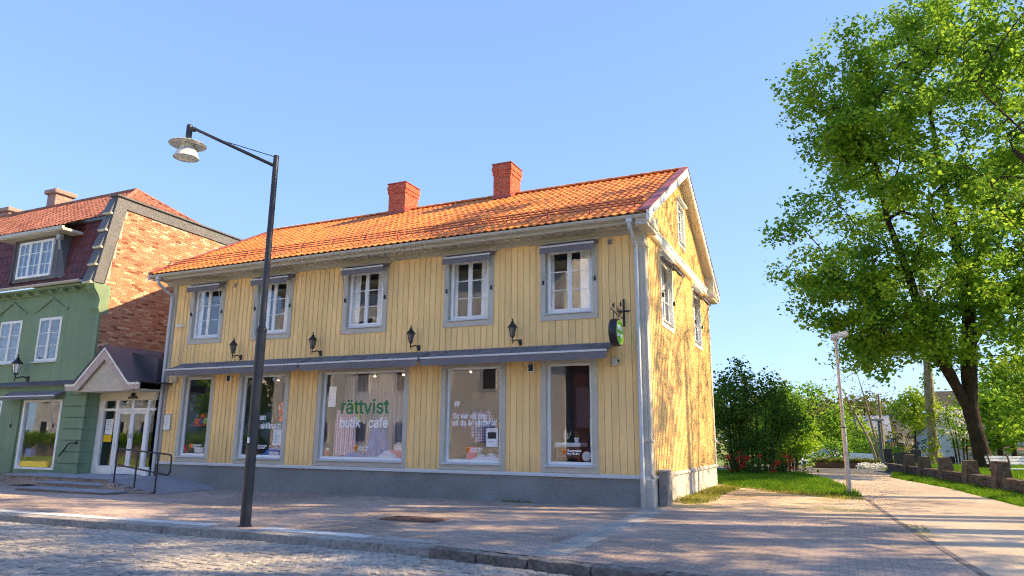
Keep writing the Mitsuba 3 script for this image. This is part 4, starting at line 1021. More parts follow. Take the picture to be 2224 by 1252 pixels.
for k, i in enumerate(order):
    p = [float(cand[i, 0]), float(cand[i, 1]), float(G(cand[i, 0]) - 0.137 + 0.004 * rng.normal())]
    vi = int(rng.integers(10))
    if k < 300:
        if vi not in firsts:
            firsts[vi] = numbered('road__sett')
            scene[firsts[vi]] = mikit.ply(sv[vi], 'm_sett', 25, to_world=T().translate(p))
        else:
            again('road__sett', firsts[vi], T().translate(p))
    else:
        rest.add(sv[vi][0] + p, sv[vi][1])
stuff(put('road__sett_field', rest, 'm_sett', 25))
# strip of flagstones behind the kerb, and the cross strip to the house corner
for xa, xb, m in ((-26.0, -6.55, 'm_flag'), (-5.35, -2.95, 'm_flag'), (-2.93, -1.6, 'm_flag_grey')):
    x = xa
    while x < xb - 0.05:
        ln = min(0.7, xb - x)
        off = (kerb_y(x + ln / 2) + 7.6) * 0.8
        q = MB()
        z0, z1 = G(x) , G(x + ln)
        z = 0.010 + 0.002 * rng.normal()
        q.hexa([(x + 0.004, -7.30 + off, z0 - .05), (x + ln - 0.004, -7.30 + off, z1 - .05), (x + ln - 0.004, -6.98 + off, z1 - .05), (x + 0.004, -6.98 + off, z0 - .05)],
               [(x + 0.004, -7.30 + off, z0 + z), (x + ln - 0.004, -7.30 + off, z1 + z), (x + ln - 0.004, -6.98 + off, z1 + z), (x + 0.004, -6.98 + off, z0 + z)])
        put('pavement__flagstone', q, m)
        x += ln
nst = 18
for k in range(nst):
    for c in range(2):
        t0, t1 = k / nst, (k + 1) / nst
        ya, yb = -7.62 + 7.2 * t0, -7.62 + 7.2 * t1
        xa = 0.12 + 0.26 * c - 0.15 * t0 * (1)
        q = MB(); z = 0.005 + 0.0015 * rng.normal()
        q.box(xa, xa + 0.25, ya + 0.004, yb - 0.004, -0.05, z)
        put('pavement__flagstone', q, 'm_flag_grey')
# iron cover
key = thing('manhole_cover', 'rusty square iron cover set in the paving before the house', 'manhole cover')
put(key + '__frame', MB().box(-4.33, -3.07, -5.02, -4.98, -0.06, 0.004).box(-4.33, -3.07, -4.42, -4.38, -0.06, 0.004).box(-4.33, -4.29, -4.98, -4.42, -0.06, 0.004).box(-3.11, -3.07, -4.98, -4.42, -0.06, 0.004), 'm_rust')
put(key + '__plate', MB().box(-4.285, -3.115, -4.975, -4.425, -0.06, 0.001), 'm_rust')
m = MB()
for i in range(16):
    for j in range(8):
        xx, yy = -4.25 + 0.072 * i, -4.95 + 0.066 * j
        m.hexa([(xx, yy, 0.0012), (xx + 0.05, yy, 0.0012), (xx + 0.05, yy + 0.045, 0.0012), (xx, yy + 0.045, 0.0012)], [(xx + 0.01, yy + 0.01, 0.012), (xx + 0.04, yy + 0.01, 0.012), (xx + 0.04, yy + 0.035, 0.012), (xx + 0.01, yy + 0.035, 0.012)])
put(key + '__stud', m, 'm_rust')

# ground to the horizon, path, cross road
def ground_z(x, y):
    z = -0.22 + 0.17 * np.clip((y - 8.0) / 2.0, 0, 1) - 2.0 * np.clip((y - 34) / 22.0, 0, 1) ** 2 * 1.0
    s = np.clip((x - (9.3 - 0.163 * (y - 10.2)) - 0.15) / 0.5, 0, 1)          # raised churchyard behind the stone wall
    z = np.where((y > 3) & (y < 32), z + 0.36 * s * np.clip((y - 3) / 2, 0, 1) * np.clip((32 - y) / 3, 0, 1), z)
    return z
gx = np.unique(np.concatenate([np.linspace(-500, -70, 8), np.linspace(-70, 0, 15), np.linspace(0, 24, 73), np.linspace(24, 70, 12), np.linspace(70, 500, 8)]))
gy = np.unique(np.concatenate([np.linspace(-500, -40, 8), np.linspace(-40, 2, 8), np.linspace(2, 36, 70), np.linspace(36, 80, 23), np.linspace(80, 700, 10)]))
X, Y = np.meshgrid(gx, gy, indexing='ij')
n = len(gy); i, j = np.meshgrid(np.arange(len(gx) - 1), np.arange(n - 1), indexing='ij')
struct('ground', MB().add(np.stack([X, Y, ground_z(X, Y)], -1).reshape(-1, 3), np.stack([i * n + j, (i + 1) * n + j, (i + 1) * n + j + 1, i * n + j + 1], -1).reshape(-1, 4)), 'm_ground', 'ground of grass and earth reaching the horizon', True)
left = [(5.95, -8.7), (5.72, -6.5), (5.55, -4.5), (5.2, -0.5), (4.82, 5.4), (4.62, 6.2), (4.45, 9.0), (3.7, 16.0), (2.6, 21.0), (-6, 24.0)]
right = [(14.5, -10.2), (10.8, -4), (8.9, 3.0), (8.3, 5.2), (7.6, 12.5), (6.75, 17.0), (6.2, 20.0), (6.45, 23.5), (7.2, 26.5)]
poly = np.array(left + [(-6, 27.5)] + right[::-1])
m = trimesh.creation.extrude_polygon(Polygon(poly), 0.06, engine='earcut')
struct('path', MB().add(np.array(m.vertices) + [0, 0, -0.055], m.faces), 'm_asphalt', 'sunlit asphalt path leading past the gable towards the trees')
m = trimesh.creation.extrude_polygon(Polygon([(-60, 24.2), (2, 22.6), (6.3, 22.0), (7.5, 26.0), (8.2, 27.4), (30, 29.5), (30, 32.6), (5, 29.6), (-60, 28.0)]), 0.06, engine='earcut')
struct('cross_road', MB().add(np.array(m.vertices) + [0, 0, -0.05], m.faces), 'm_darkasphalt', 'dark asphalt road crossing behind the path')
# edging stone along the path joint
m = MB()
pts = np.array(left[:5])
for a, b in zip(pts[:-1], pts[1:]):
    t = (b - a) / np.linalg.norm(b - a); nn = np.array([t[1], -t[0]]) * 0.05
    m.hexa([(*(a - nn), -0.05), (*(a + nn), -0.05), (*(b + nn), -0.05), (*(b - nn), -0.05)], [(*(a - nn), 0.008), (*(a + nn), 0.008), (*(b + nn), 0.008), (*(b - nn), 0.008)])
struct('path_edging', m, 'm_kerb_rough', 'thin dark edging between the paving and the path')

# grass
def blades(key, poly, n, h, m, label, z=lambda x, y: 0.0, w=0.012, seed=0):
    r = np.random.default_rng(seed); P = Polygon(poly); x0, y0, x1, y1 = P.bounds
    pts = np.stack([r.uniform(x0, x1, 4 * n), r.uniform(y0, y1, 4 * n)], 1)
    pts = pts[shapely.contains_xy(P, pts[:, 0], pts[:, 1])][:n]
    n = len(pts)
    cl = meshkit.fbm(np.c_[pts * 1.6, np.zeros(n)], 3, seed)
    hh = h * (0.35 + 1.3 * cl) * r.uniform(0.6, 1.2, n)
    a = r.uniform(0, 6.283, n); lean = r.normal(0, 0.4, (n, 2)) * hh[:, None]
    z0 = np.array([z(x, y) for x, y in pts]) if callable(z) else z
    b = np.c_[pts, z0 - 0.01]
    s = np.stack([np.cos(a), np.sin(a), np.zeros(n)], 1) * w
    tip = b + np.c_[lean, hh + 0.01]
    v = np.stack([b - s, b + s, tip], 1).reshape(-1, 3)
    k = put(key, MB().add(v, np.arange(3 * n).reshape(-1, 3)), m)
    labels[k] = {'label': label, 'category': 'grass', 'kind': 'stuff'}
    return k
ISL = [(0.15, 10.4), (0.6, 8.9), (1.5, 8.4), (2.4, 7.4), (3.3, 6.6), (4.5, 5.9), (4.75, 6.3), (4.42, 9.5), (3.6, 16), (2.5, 21.0), (0.3, 21.8), (-3.5, 22.0), (-3.5, 10.6)]
m = trimesh.creation.extrude_polygon(Polygon(ISL), 0.1, engine='earcut')
struct('grass_island', MB().add(np.array(m.vertices) + [0, 0, -0.085], m.faces), 'm_ground', 'grassy patch between the house and the path')
blades('grass', ISL, 26000, 0.16, 'm_grass', 'green grass of the patch around the big shrub', lambda x, y: 0.01, 0.014, 1)
RB = [(8.38, 5.0), (7.65, 12.5), (6.85, 17.0), (6.3, 20.0), (6.6, 24.0), (6.95, 26.0), (9.3, 11.0), (10.3, 4.0), (8.9, 3.2)]
blades('grass', RB, 20000, 0.17, 'm_grass', 'green verge along the foot of the stone wall', lambda x, y: -0.04, 0.014, 2)
blades('grass', [(9.6, 10.5), (7.0, 26.5), (11, 30), (18, 30), (16, 10)], 24000, 0.18, 'm_grass', 'sunlit grass behind the stone wall', lambda x, y: float(ground_z(np.array(x), np.array(y))), 0.02, 3)
blades('dry_grass', [(0.12, 1.7), (0.7, 1.3), (1.1, 2.6), (0.95, 5.0), (1.1, 8.0), (0.5, 9.2), (0.12, 9.2)], 2600, 0.10, 'm_drygrass', 'yellowish weeds along the foot of the sunlit gable', lambda x, y: 0.0, 0.010, 4)
blades('dry_grass', [(4.5, 5.9), (4.9, 5.3), (4.2, 5.2), (2.4, 6.6), (1.5, 7.7), (2.4, 7.4), (3.3, 6.6)], 900, 0.08, 'm_drygrass', 'thin yellowish weeds at the edge of the grass patch', lambda x, y: 0.0, 0.010, 5)
blades('dry_grass', [(5.2, -0.9), (5.55, -1.0), (5.65, -3.2), (5.4, -3.0)], 260, 0.05, 'm_drygrass', 'sparse weeds in the joint beside the path', lambda x, y: 0.0, 0.008, 6)
blades('dry_grass', [(-3.9, -0.04), (-3.9, -0.2), (-3.1, -0.2), (-3.1, -0.04)], 90, 0.07, 'm_grass', 'small weed tufts at the foot of the grey plinth', lambda x, y: G(x), 0.008, 7)

# ------------------------------------------------------------------ the green house with the brick side wall
K = thing('green_house', 'green rendered house with a dark mansard roof and a bare brick side wall', 'house')
XG, YG = -20.0, -0.75
GF = Plane('front', YG)
gw = [(-25.90, -24.52, 4.30, 5.98), (-23.44, -22.10, 4.30, 5.98)]
gs = [(-28.9, -24.95, 0.36, 2.86), (-23.62, -21.38, 0.36, 2.86)]
rects = [(-45.0, XG - 0.004, -0.2, 7.0)]
for h in gw + gs: rects = minus(rects, h)
m = MB()
for a, b, c, e in rects: GF.box(m, a, b, -0.25, 0.0, c, e)
gwall = put(K + '__wall', m, 'm_green')
put(K + '__plinth', GF.box(MB(), -45, -21.3, 0.0, 0.03, -0.3, 0.22), 'm_kerb')
# pilaster of rusticated blocks
z = 0.2
for k in range(8):
    z1 = min(z + 0.40, 3.36)
    put(K + '__pilaster_block', MB().cbox(-21.12, XG + 0.02, YG - 0.09, YG, z + 0.008, z1 - 0.008, 0.02), 'm_green')
    put(K + '__pilaster_block', MB().cbox(XG - 0.03, XG + 0.02, YG + 0.002, -0.32, z + 0.008, z1 - 0.008, 0.015), 'm_green')
    z = z1
put(K + '__reveal', MB().box(XG - 0.3, XG - 0.004, YG + 0.001, 3.0, -0.2, 3.36), 'm_green')
put(K + '__pilaster', GF.box(MB(), -24.9, -23.75, 0.0, 0.06, 0.2, 3.0, 0.02), 'm_green')
put(K + '__corner_corbel', MB().add(*extr([(YG + 0.01, 5.95), (YG - 0.10, 6.15), (YG - 0.07, 6.45), (YG - 0.14, 6.62), (YG - 0.32, 6.85), (YG - 0.38, 7.04), (YG + 0.3, 7.04), (YG + 0.3, 5.95)], 'x', -20.45, XG + 0.015)), 'm_green')
put(K + '__cornice', MB().add(*extr([(YG, 6.86), (YG - 0.06, 6.88), (YG - 0.10, 7.0), (YG - 0.36, 7.02), (YG - 0.40, 7.08), (YG, 7.10)], 'x', -45, -20.5)), 'm_green')
m = None
x = -28.3
while x < -20.6:
    put(K + '__dentil', MB().cbox(x, x + 0.12, YG - 0.30, YG - 0.06, 6.90, 7.0, 0.012), 'm_green'); x += 0.70
a = np.linspace(math.pi, 2 * math.pi, 9)
put(K + '__gutter', MB().add(*extr([(YG - 0.46 + 0.085 * math.cos(t), 7.20 + 0.09 * math.sin(t)) for t in a] + [(YG - 0.46 + 0.075 * math.cos(t), 7.205 + 0.08 * math.sin(t)) for t in a[::-1]], 'x', -45, -20.62)), 'm_trim')
# belt flashing
put(K + '__belt_flashing', MB().add(*extr([(YG, 3.40), (YG - 0.14, 3.36), (YG - 0.14, 3.40), (YG, 3.56)], 'x', -45, -20.02)), 'm_darkmetal')
# pointed mouldings above the upper windows
for cx in (-25.25, -22.8):
    P = [(cx - 1.0, 6.22), (cx - 0.82, 6.22), (cx, 6.68), (cx + 0.82, 6.22), (cx + 1.0, 6.22)]
    m = MB()
    for (xa, za), (xb, zb) in zip(P[:-1], P[1:]):
        m.hexa([(xa, YG, za), (xa, YG - 0.07, za), (xb, YG - 0.07, zb), (xb, YG, zb)], [(xa, YG, za + 0.09), (xa, YG - 0.07, za + 0.09), (xb, YG - 0.07, zb + 0.09), (xb, YG, zb + 0.09)])
    put(K + '__window_moulding', m, 'm_green')
for a_, b_, c_, e_ in gw:
    win = casement(K + '__window', GF, a_, b_, c_, e_, 3, 0.0)
    put(win + '__sill', GF.box(MB(), a_ - 0.08, b_ + 0.08, 0.0, 0.10, c_ - 0.05, c_ - 0.002), 'm_sill')
    room(win, GF, a_, b_, c_, e_, 1.4, 'm_room_grey', -0.1)
for i, (a_, b_, c_, e_) in enumerate(gs):
    f = MB()
    for q in ((a_, a_ + 0.10, c_, e_), (b_ - 0.10, b_, c_, e_), (a_ + 0.1, b_ - 0.1, c_, c_ + 0.07), (a_ + 0.1, b_ - 0.1, e_ - 0.08, e_)):
        GF.box(f, q[0], q[1], -0.12, 0.012, q[2], q[3])
    win = put(K + '__shop_window', f, 'm_white')
    put(win + '__pane', GF.sheet(MB(), a_ + 0.1, b_ - 0.1, -0.06, c_ + 0.07, e_ - 0.08), 'm_glass')
    room(win, GF, a_, b_, c_, e_, 1.6, 'm_dark', -0.13)
    if i == 1:
        put(win + '__yellow_strip', GF.box(MB(), a_ + 0.12, b_ - 0.55, -0.14, -0.09, c_ + 0.09, c_ + 0.28), 'm_yellowbox')
        show('blue_box', MB().cbox(a_ + 0.14, a_ + 0.5, YG + 0.2, YG + 0.4, 0.78, 1.08, 0.01), 'm_blue_box', 'bright blue box inside the shop window of the green house', 'box', False)
awning('dark folded awning above the shop window of the green house', GF, -24.4, -21.25, 3.10, 2.98, 0.42, 0.10, [(-24.1, 1.95), (-21.6, 1.95)], None, 0, 'm_awning_top')
lantern(-23.6, YG, 3.52, 1.45, 'large black lantern with pale glass on the green wall', None)
# mansard
yb, zb, yt, zt = YG - 0.32, 7.22, YG + 0.12, 9.72
ridge = (2.4, 12.2)
XR = -23.2
roofg = put(K + '__roof', MB().quad((-45, yb, zb), (-20.3, yb, zb), (-20.3, yt, zt), (-45, yt, zt)).add([(-45, yt, zt), (-20.2, yt, zt), (XR, ridge[0], ridge[1] - .03), (-45, ridge[0], ridge[1] - .03)], [(0, 1, 2, 3)])
            .add([(-20.2, yt, zt + 0.4), (-20.2, 5.45, zt + 0.4), (XR, ridge[0], ridge[1] - .03)], [(0, 1, 2)]).add([(-45, 5.5, zt), (-20.2, 5.5, zt), (XR, ridge[0], ridge[1] - .03), (-45, ridge[0], ridge[1] - .03)], [(0, 3, 2, 1)]), 'm_tile_dark')
def field(key, y0, z0, y1, z1, xa, xb, m, tw, tl, clip=None):
    ln = math.hypot(y1 - y0, z1 - z0); c, s = (y1 - y0) / ln, (z1 - z0) / ln
    var = [tilted(tile_local(60 + q, tw, tl), c, s) for q in range(6)]
    out = MB(); n = int(ln / tl)
    for r in range(n):
        for q in range(int((xb - xa) / tw)):
            xx = xa + q * tw
            if clip is not None and xx + tw > clip(r * tl / ln): continue
            v, f = var[int(rng.integers(6))]
            out.add(v + [xx, y1 - r * tl * c, z1 - r * tl * s], f)
    k = put(key, out, m, 50)
    stuff(k)
field(roofg + '__tile_field', yb - 0.02, zb, yt - 0.02, zt, -31.5, -20.35, 'm_tile_dark', 0.25, 0.36)
field(roofg + '__tile_field', yt - 0.12, zt, ridge[0], ridge[1], -40.0, -20.1, 'm_tile_old', 0.24, 0.36, lambda t: XR + (-20.2 - XR) * t)
# hip end, tiles laid on the triangle
out = MB()
A = np.array([XR, ridge[0], ridge[1]]); B = np.array([-20.2, (yt + 5.45) / 2, zt + 0.42]); dn = (B - A) / np.linalg.norm(B - A); LN = np.linalg.norm(B - A)
nrm = np.cross([0, 1.0, 0], -dn); nrm = nrm if nrm[2] > 0 else -nrm
for r in range(int(LN / 0.34)):
    half = 2.95 * (r * 0.34 + 0.2) / LN
    for q in range(int(2 * half / 0.24)):
        lv, lf = tile_local(80 + (r * 7 + q) % 6, 0.24, 0.34)
        yy = -half + q * 0.24
        v = A + np.outer(lv[:, 0] + yy, [0, 1, 0]) + np.outer(lv[:, 1] + r * 0.34, dn) + np.outer(lv[:, 2], nrm)
        out.add(v, lf)
stuff(put(roofg + '__tile_field', out, 'm_tile_old', 50))
m = MB().tube([(-45, ridge[0], ridge[1] + 0.03), (XR, ridge[0], ridge[1] + 0.03)], 0.11, 8)
put(roofg + '__ridge', m, 'm_tile_old')
for ye in (yt + 0.05, 5.45):
    put(roofg + '__hip', MB().tube([(XR, ridge[0], ridge[1] + 0.02), (-20.2, ye, zt + 0.42)], 0.09, 8), 'm_tile_old')
put(roofg + '__eaves_board', MB().box(-45, -20.3, yt - 0.18, yt - 0.06, zt - 0.12, zt - 0.02), 'm_zinc')
# coping of the fire wall
cop = put(K + '__coping', MB().add(*extr([(-1.17, 7.06), (-0.64, 10.50), (5.45, 10.36), (5.45, 9.95), (-0.24, 10.08), (-0.78, 7.06)], 'x', -20.32, XG + 0.05)).add(*extr([(-0.72, 10.50), (-0.72, 10.56), (5.5, 10.42), (5.5, 10.36)], 'x', -20.4, XG + 0.12)), 'm_zinc')
for k in range(5):
    t0, t1 = k / 5, (k + 1) / 5
    f = lambda t: (-1.17 + 0.53 * t, 7.06 + 3.44 * t)
    (ya, za), (yc, zc) = f(t0), f(t1)
    put(cop + '__step', MB().hexa([(-20.48, ya - 0.10, za + 0.02), (XG - 0.06, ya - 0.10, za + 0.02), (XG - 0.06, ya + 0.1, za + 0.02), (-20.48, ya + 0.1, za + 0.02)], [(-20.46, yc + 0.0, zc - 0.04), (XG - 0.06, yc + 0.0, zc - 0.04), (XG - 0.06, yc + 0.1, zc - 0.04), (-20.46, yc + 0.1, zc - 0.04)]), 'm_zinc')
    put(cop + '__drip', MB().hexa([(-20.44, ya - 0.09, za - 0.05), (XG + 0.0, ya - 0.09, za - 0.05), (XG + 0.0, ya + 0.12, za - 0.05), (-20.44, ya + 0.12, za - 0.05)], [(-20.48, ya - 0.105, za + 0.018), (XG + 0.0, ya - 0.105, za + 0.018), (XG + 0.0, ya + 0.1, za + 0.018), (-20.48, ya + 0.1, za + 0.018)]), 'm_cream')
# brick side wall
outline = Polygon([(YG + 0.05, -0.2), (YG + 0.05, 6.95), (-0.70, 7.06), (-0.20, 10.07), (5.45, 9.94), (5.45, -0.2)])
bw = put(K + '__brick_wall', MB().add(*extr(list(outline.exterior.coords)[:-1], 'x', XG - 0.25, XG - 0.012)), 'm_mortar')
bh, bl = 0.081, 0.263
bricks = []
for r in range(int(3.0 / bh), int(10.2 / bh)):
    z = r * bh
    for q in range(-6, 24):
        y = (q - 0.5 * (r % 2)) * bl
        y0, y1 = y + 0.006, y + bl - 0.006
        y0, y1 = max(y0, YG + 0.07), min(y1, 5.43)
        if y1 - y0 < 0.05: continue
        if not (outline.contains(shapely.Point(y0, z + bh)) and outline.contains(shapely.Point(y0, z))):
            y0 += 0.5 * bl
            if y1 - y0 < 0.05 or not outline.contains(shapely.Point(y0, z + bh - 0.01)): continue
        if not outline.contains(shapely.Point(y1, z + bh)): continue
        bricks.append((y0, y1, z))
bricks = np.array(bricks)
dist = np.linalg.norm(np.c_[np.full(len(bricks), XG), bricks[:, 0], bricks[:, 2]] - CAM, axis=1)
dist = dist + np.where((bricks[:, 0] > 1.6 + (bricks[:, 2] - 6) * 0.4) | (bricks[:, 2] < 5.0), 50, 0)   # those that the yellow house does not hide come first
rest = MB()
for k, i in enumerate(np.argsort(dist)):
    y0, y1, z = bricks[i]; o = 0.004 * rng.random() - 0.001
    mm = MB() if k < 300 else rest
    mm.box(XG - 0.06, XG + o, y0, y1, z + 0.006, z + bh - 0.006)
    if k < 300: put(bw + '__brick', mm, 'm_brick')
stuff(put(bw + '__brick_field', rest, 'm_brick'))
# chimneys of the green house
for xa, xb, zz in ((-30.45, -29.55, 13.4), (-35.0, -33.2, 12.95)):
    c = put(K + '__chimney', MB().cbox(xa + 0.12, xb - 0.12, 2.82, 3.68, 11.0, zz - 0.22, 0.02), 'm_pink_render')
    put(c + '__cap', MB().cbox(xa, xb, 2.7, 3.8, zz - 0.219, zz, 0.03), 'm_pink_render')
# dormer
dm = put(K + '__dormer', MB().box(-24.95, -22.18, -1.16, 0.3, 7.40, 9.12), 'm_zinc')
casement_win = MB()
DP = Plane('front', -1.18)
x0_, x1_, z0_, z1_ = -24.62, -22.52, 7.52, 8.98
for q in ((x0_, x0_ + 0.09, z0_, z1_), (x1_ - 0.09, x1_, z0_, z1_), (x0_ + .09, x1_ - .09, z0_, z0_ + 0.09), (x0_ + .09, x1_ - .09, z1_ - 0.09, z1_)):
    DP.box(casement_win, q[0], q[1], -0.015, 0.05, q[2], q[3])
for k in (1, 2):
    xx = x0_ + (x1_ - x0_) * k / 3; DP.box(casement_win, xx - 0.055, xx + 0.055, -0.015, 0.055, z0_ + .09, z1_ - .09)
for k in range(3):
    xx = x0_ + (x1_ - x0_) * (k + 0.5) / 3; DP.box(casement_win, xx - 0.015, xx + 0.015, -0.01, 0.035, z0_ + .09, z1_ - .09)
for k in (1, 2):
    zz = z0_ + (z1_ - z0_) * k / 3; DP.box(casement_win, x0_ + .09, x1_ - .09, -0.01, 0.03, zz - 0.015, zz + 0.015)
put(dm + '__window_frame', casement_win, 'm_white')
put(dm + '__pane', DP.box(MB(), x0_ + .05, x1_ - .05, -0.012, 0.012, z0_ + .05, z1_ - .05), 'm_dormerglass')
for s, xx in ((-1, -24.95), (1, -22.18)):
    put(dm + '__cheek', MB().hexa([(xx - 0.02, -1.22, 7.42), (xx + 0.02, -1.22, 7.42), (xx + 0.02 + s * 0.35, -1.02, 7.3), (xx + s * 0.35, -1.02, 7.3)], [(xx - 0.02, -1.22, 9.1), (xx + 0.02, -1.22, 9.1), (xx + 0.03, -0.6, 9.1), (xx, -0.6, 9.1)]), 'm_zinc')
put(dm + '__eave', MB().box(-25.6, -21.55, -1.56, -0.6, 9.12, 9.22).box(-25.6, -21.55, -1.60, -1.50, 9.16, 9.28), 'm_trim')
field(dm + '__tile_field', -1.60, 9.28, -0.5, 9.86, -25.6, -21.5, 'm_tile_old', 0.24, 0.36)
put(dm + '__rain_hopper', MB().cbox(-22.25, -22.05, -1.35, -1.15, 8.85, 9.1, 0.03).tube([(-22.15, -1.25, 8.85), (-22.15, -1.2, 8.5)], 0.04, 8), 'm_galv')

# ------------------------------------------------------------------ entrance between the houses
E_ = thing('entrance', 'glazed cream entrance with double doors between the green and the yellow house', 'entrance')
DF = Plane('front', -0.30)
m = MB()
for q in ((-20.0, -19.70, 0.27, 2.80), (-19.05, -18.93, 0.27, 2.80), (-17.46, -17.36, 0.27, 2.80)): DF.box(m, q[0], q[1], -0.1, 0.0, q[2], q[3])
for u0, u1 in ((-19.70, -19.05), (-18.93, -17.46), (-17.36, -17.14)):
    DF.box(m, u0, u1, -0.1, -0.005, 2.44, 2.53)
    if u0 != -18.93: DF.box(m, u0, u1, -0.1, -0.004, 0.27, 0.55)
put(E_ + '__frame', m, 'm_white')
put(E_ + '__lintel', DF.box(MB(), -20.0, -17.1, -0.1, 0.02, 2.802, 3.12, 0.01), 'm_cream')
for u0, u1 in ((-18.92, -18.205), (-18.185, -17.47)):
    m = MB()
    for q in ((u0, u0 + 0.085, 0.29, 2.43), (u1 - 0.085, u1, 0.29, 2.43), (u0 + .085, u1 - .085, 0.29, 0.52), (u0 + .085, u1 - .085, 2.34, 2.43)): DF.box(m, q[0], q[1], -0.07, -0.01, q[2], q[3])
    d_ = put(E_ + '__door', m, 'm_white')
    put(d_ + '__pane', DF.sheet(MB(), u0 + .08, u1 - .08, -0.04, 0.51, 2.35), 'm_glass')
    uh = u1 - 0.05 if u0 < -18.5 else u0 + 0.05
    put(d_ + '__handle', DF.box(MB(), uh - 0.02, uh + 0.02, -0.01, 0.03, 1.50, 1.66, 0.008), 'm_galv')
for u0, u1 in ((-19.70, -19.05), (-17.36, -17.14)):
    put(E_ + '__pane', DF.sheet(MB(), u0, u1, -0.05, 0.55, 2.44), 'm_glass')
for u0, u1 in ((-19.70, -19.05), (-18.93, -18.2), (-18.2, -17.46), (-17.36, -17.14)):
    put(E_ + '__transom_pane', DF.sheet(MB(), u0, u1, -0.05, 2.53, 2.80), 'm_glass')
put(E_ + '__mullion', DF.box(MB(), -18.235, -18.155, -0.1, 0.004, 2.53, 2.80), 'm_white')
put(E_ + '__door_sensor', MB().cbox(-18.40, -17.98, -0.40, -0.322, 2.86, 2.93, 0.02).lathe([(0, 0), (0.06, 0), (0.075, 0.06), (0.04, 0.12), (0, 0.12)], (-18.17, -0.38, 2.935), 12), 'm_black')
room(E_, DF, -20.0, -17.13, 0.27, 3.1, 2.2, 'm_dark')
k = thing('opening_hours_sign', 'white printed sheet above a small yellow panel on the left door pane', 'sign')
put(k + '__sheet', DF.box(MB(), -19.56, -19.17, -0.045, -0.035, 1.62, 2.16), 'm_paper')
put(k + '__panel', DF.box(MB(), -19.60, -19.17, -0.045, -0.034, 1.36, 1.60), 'm_yellowbox')
m = MB()
for q in range(6): DF.box(m, -19.48, -19.40 + 0.16 * rng.random(), -0.035, -0.0335, 2.08 - 0.06 * q, 2.095 - 0.06 * q)
put(k + '__print', m, 'm_txt_dark')
P_ = thing('entrance_porch', 'small gabled porch roof with pale barge boards over the entrance', 'porch')
AX, AZ, FL, FR, FZ, PY = -18.62, 4.58, -20.50, -16.72, 3.10, -1.25
sl_ = (AZ - 3.32) / (AX - (-20.05))
for s, xf in ((-1, FL), (1, FR)):
    xk = AX + s * 1.38
    pts = [(xf, FZ), (xf, FZ + 0.22), (xk + s * 0.02, FZ + 0.22), (AX, AZ), (AX, AZ - 0.42), (xk - s * 0.16, FZ)]
    b_ = put(P_ + '__barge_board', MB().add(*extr(pts, 'y', PY - 0.05, PY)), 'm_porch_trim')
    pts2 = [(xf - s * 0.0, FZ + 0.16), (xf, FZ + 0.235), (xk + s * 0.03, FZ + 0.235), (AX, AZ + 0.02), (AX, AZ - 0.08), (xk, FZ + 0.16)]
    put(b_ + '__moulding', MB().add(*extr(pts2, 'y', PY - 0.085, PY - 0.051)), 'm_white')
put(P_ + '__tympanum', MB().add(*extr([(AX - 1.5, FZ - 0.03), (AX + 1.5, FZ - 0.03), (AX + 1.30, FZ + 0.12), (AX, AZ - 0.25), (AX - 1.30, FZ + 0.12)], 'y', PY + 0.06, PY + 0.12)), 'm_porch_board')
put(P_ + '__ceiling', MB().box(FL + 0.45, FR - 0.06, PY + 0.12, -0.34, FZ - 0.02, FZ + 0.03), 'm_porch_board')
m = MB()
for s, xf in ((-1, FL), (1, FR)):
    xk = AX + s * 1.42
    prof = [(xf + s * 0.04, FZ + 0.24), (xk, FZ + 0.245), (AX, AZ + 0.03), (AX, AZ + 0.075), (xk + s * 0.03, FZ + 0.285), (xf + s * 0.04, FZ + 0.28)]
    m.add(*extr(prof, 'y', PY - 0.12, YG - 0.02 if s < 0 else 0.9))
m.add(*extr([(AX - 1.42, FZ + 0.245), (AX, AZ + 0.03), (AX, AZ + 0.075), (AX - 1.45, FZ + 0.285)], 'y', YG - 0.02, 0.9))
put(P_ + '__roof', m, 'm_darkmetal')
ln_ = put(P_ + '__rear_roof', MB().hexa([(-19.95, -0.6, 3.3), (-17.2, -0.3, 3.3), (-17.2, 3.0, 3.3), (-19.95, 3.0, 3.3)], [(-19.95, -0.6, 4.78), (-17.2, -0.3, 4.25), (-17.2, 3.0, 4.25), (-19.95, 3.0, 4.78)]), 'm_darkmetal')
for yy in (0.2, 0.8, 1.4, 2.0):
    put(ln_ + '__seam', MB().tube([(-19.9, yy, 4.79), (-17.22, yy, 4.27)], 0.02, 5), 'm_darkmetal')

S_ = thing('entrance_steps', 'three worn grey stone steps with a landing before the glazed entrance', 'steps')
for (xa, xb, ya, yb2, zt_) in ((-22.0, -16.15, -2.06, -0.22, 0.27), (-19.35, -16.0, -2.62, -2.04, 0.13), (-19.25, -14.95, -3.28, -2.60, 0.0)):
    t_ = put(S_ + '__tread', MB().cbox(xa, xb, ya, yb2, zt_ - 0.055, zt_, 0.012), 'm_stonestep')
    put(t_ + '__riser', MB().box(xa + 0.04, xb - 0.04, ya + 0.05, yb2, zt_ - 0.3, zt_ - 0.056), 'm_roughstone')
put(S_ + '__ramp', MB().hexa([(-16.14, -2.42, -0.4), (-13.7, -2.42, -0.4), (-13.7, -0.05, -0.4), (-16.14, -0.05, -0.4)], [(-16.14, -2.42, 0.265), (-13.9, -2.42, -0.06), (-13.9, -0.05, -0.06), (-16.14, -0.05, 0.265)]), 'm_ramp')
x = -16.1; k = 0
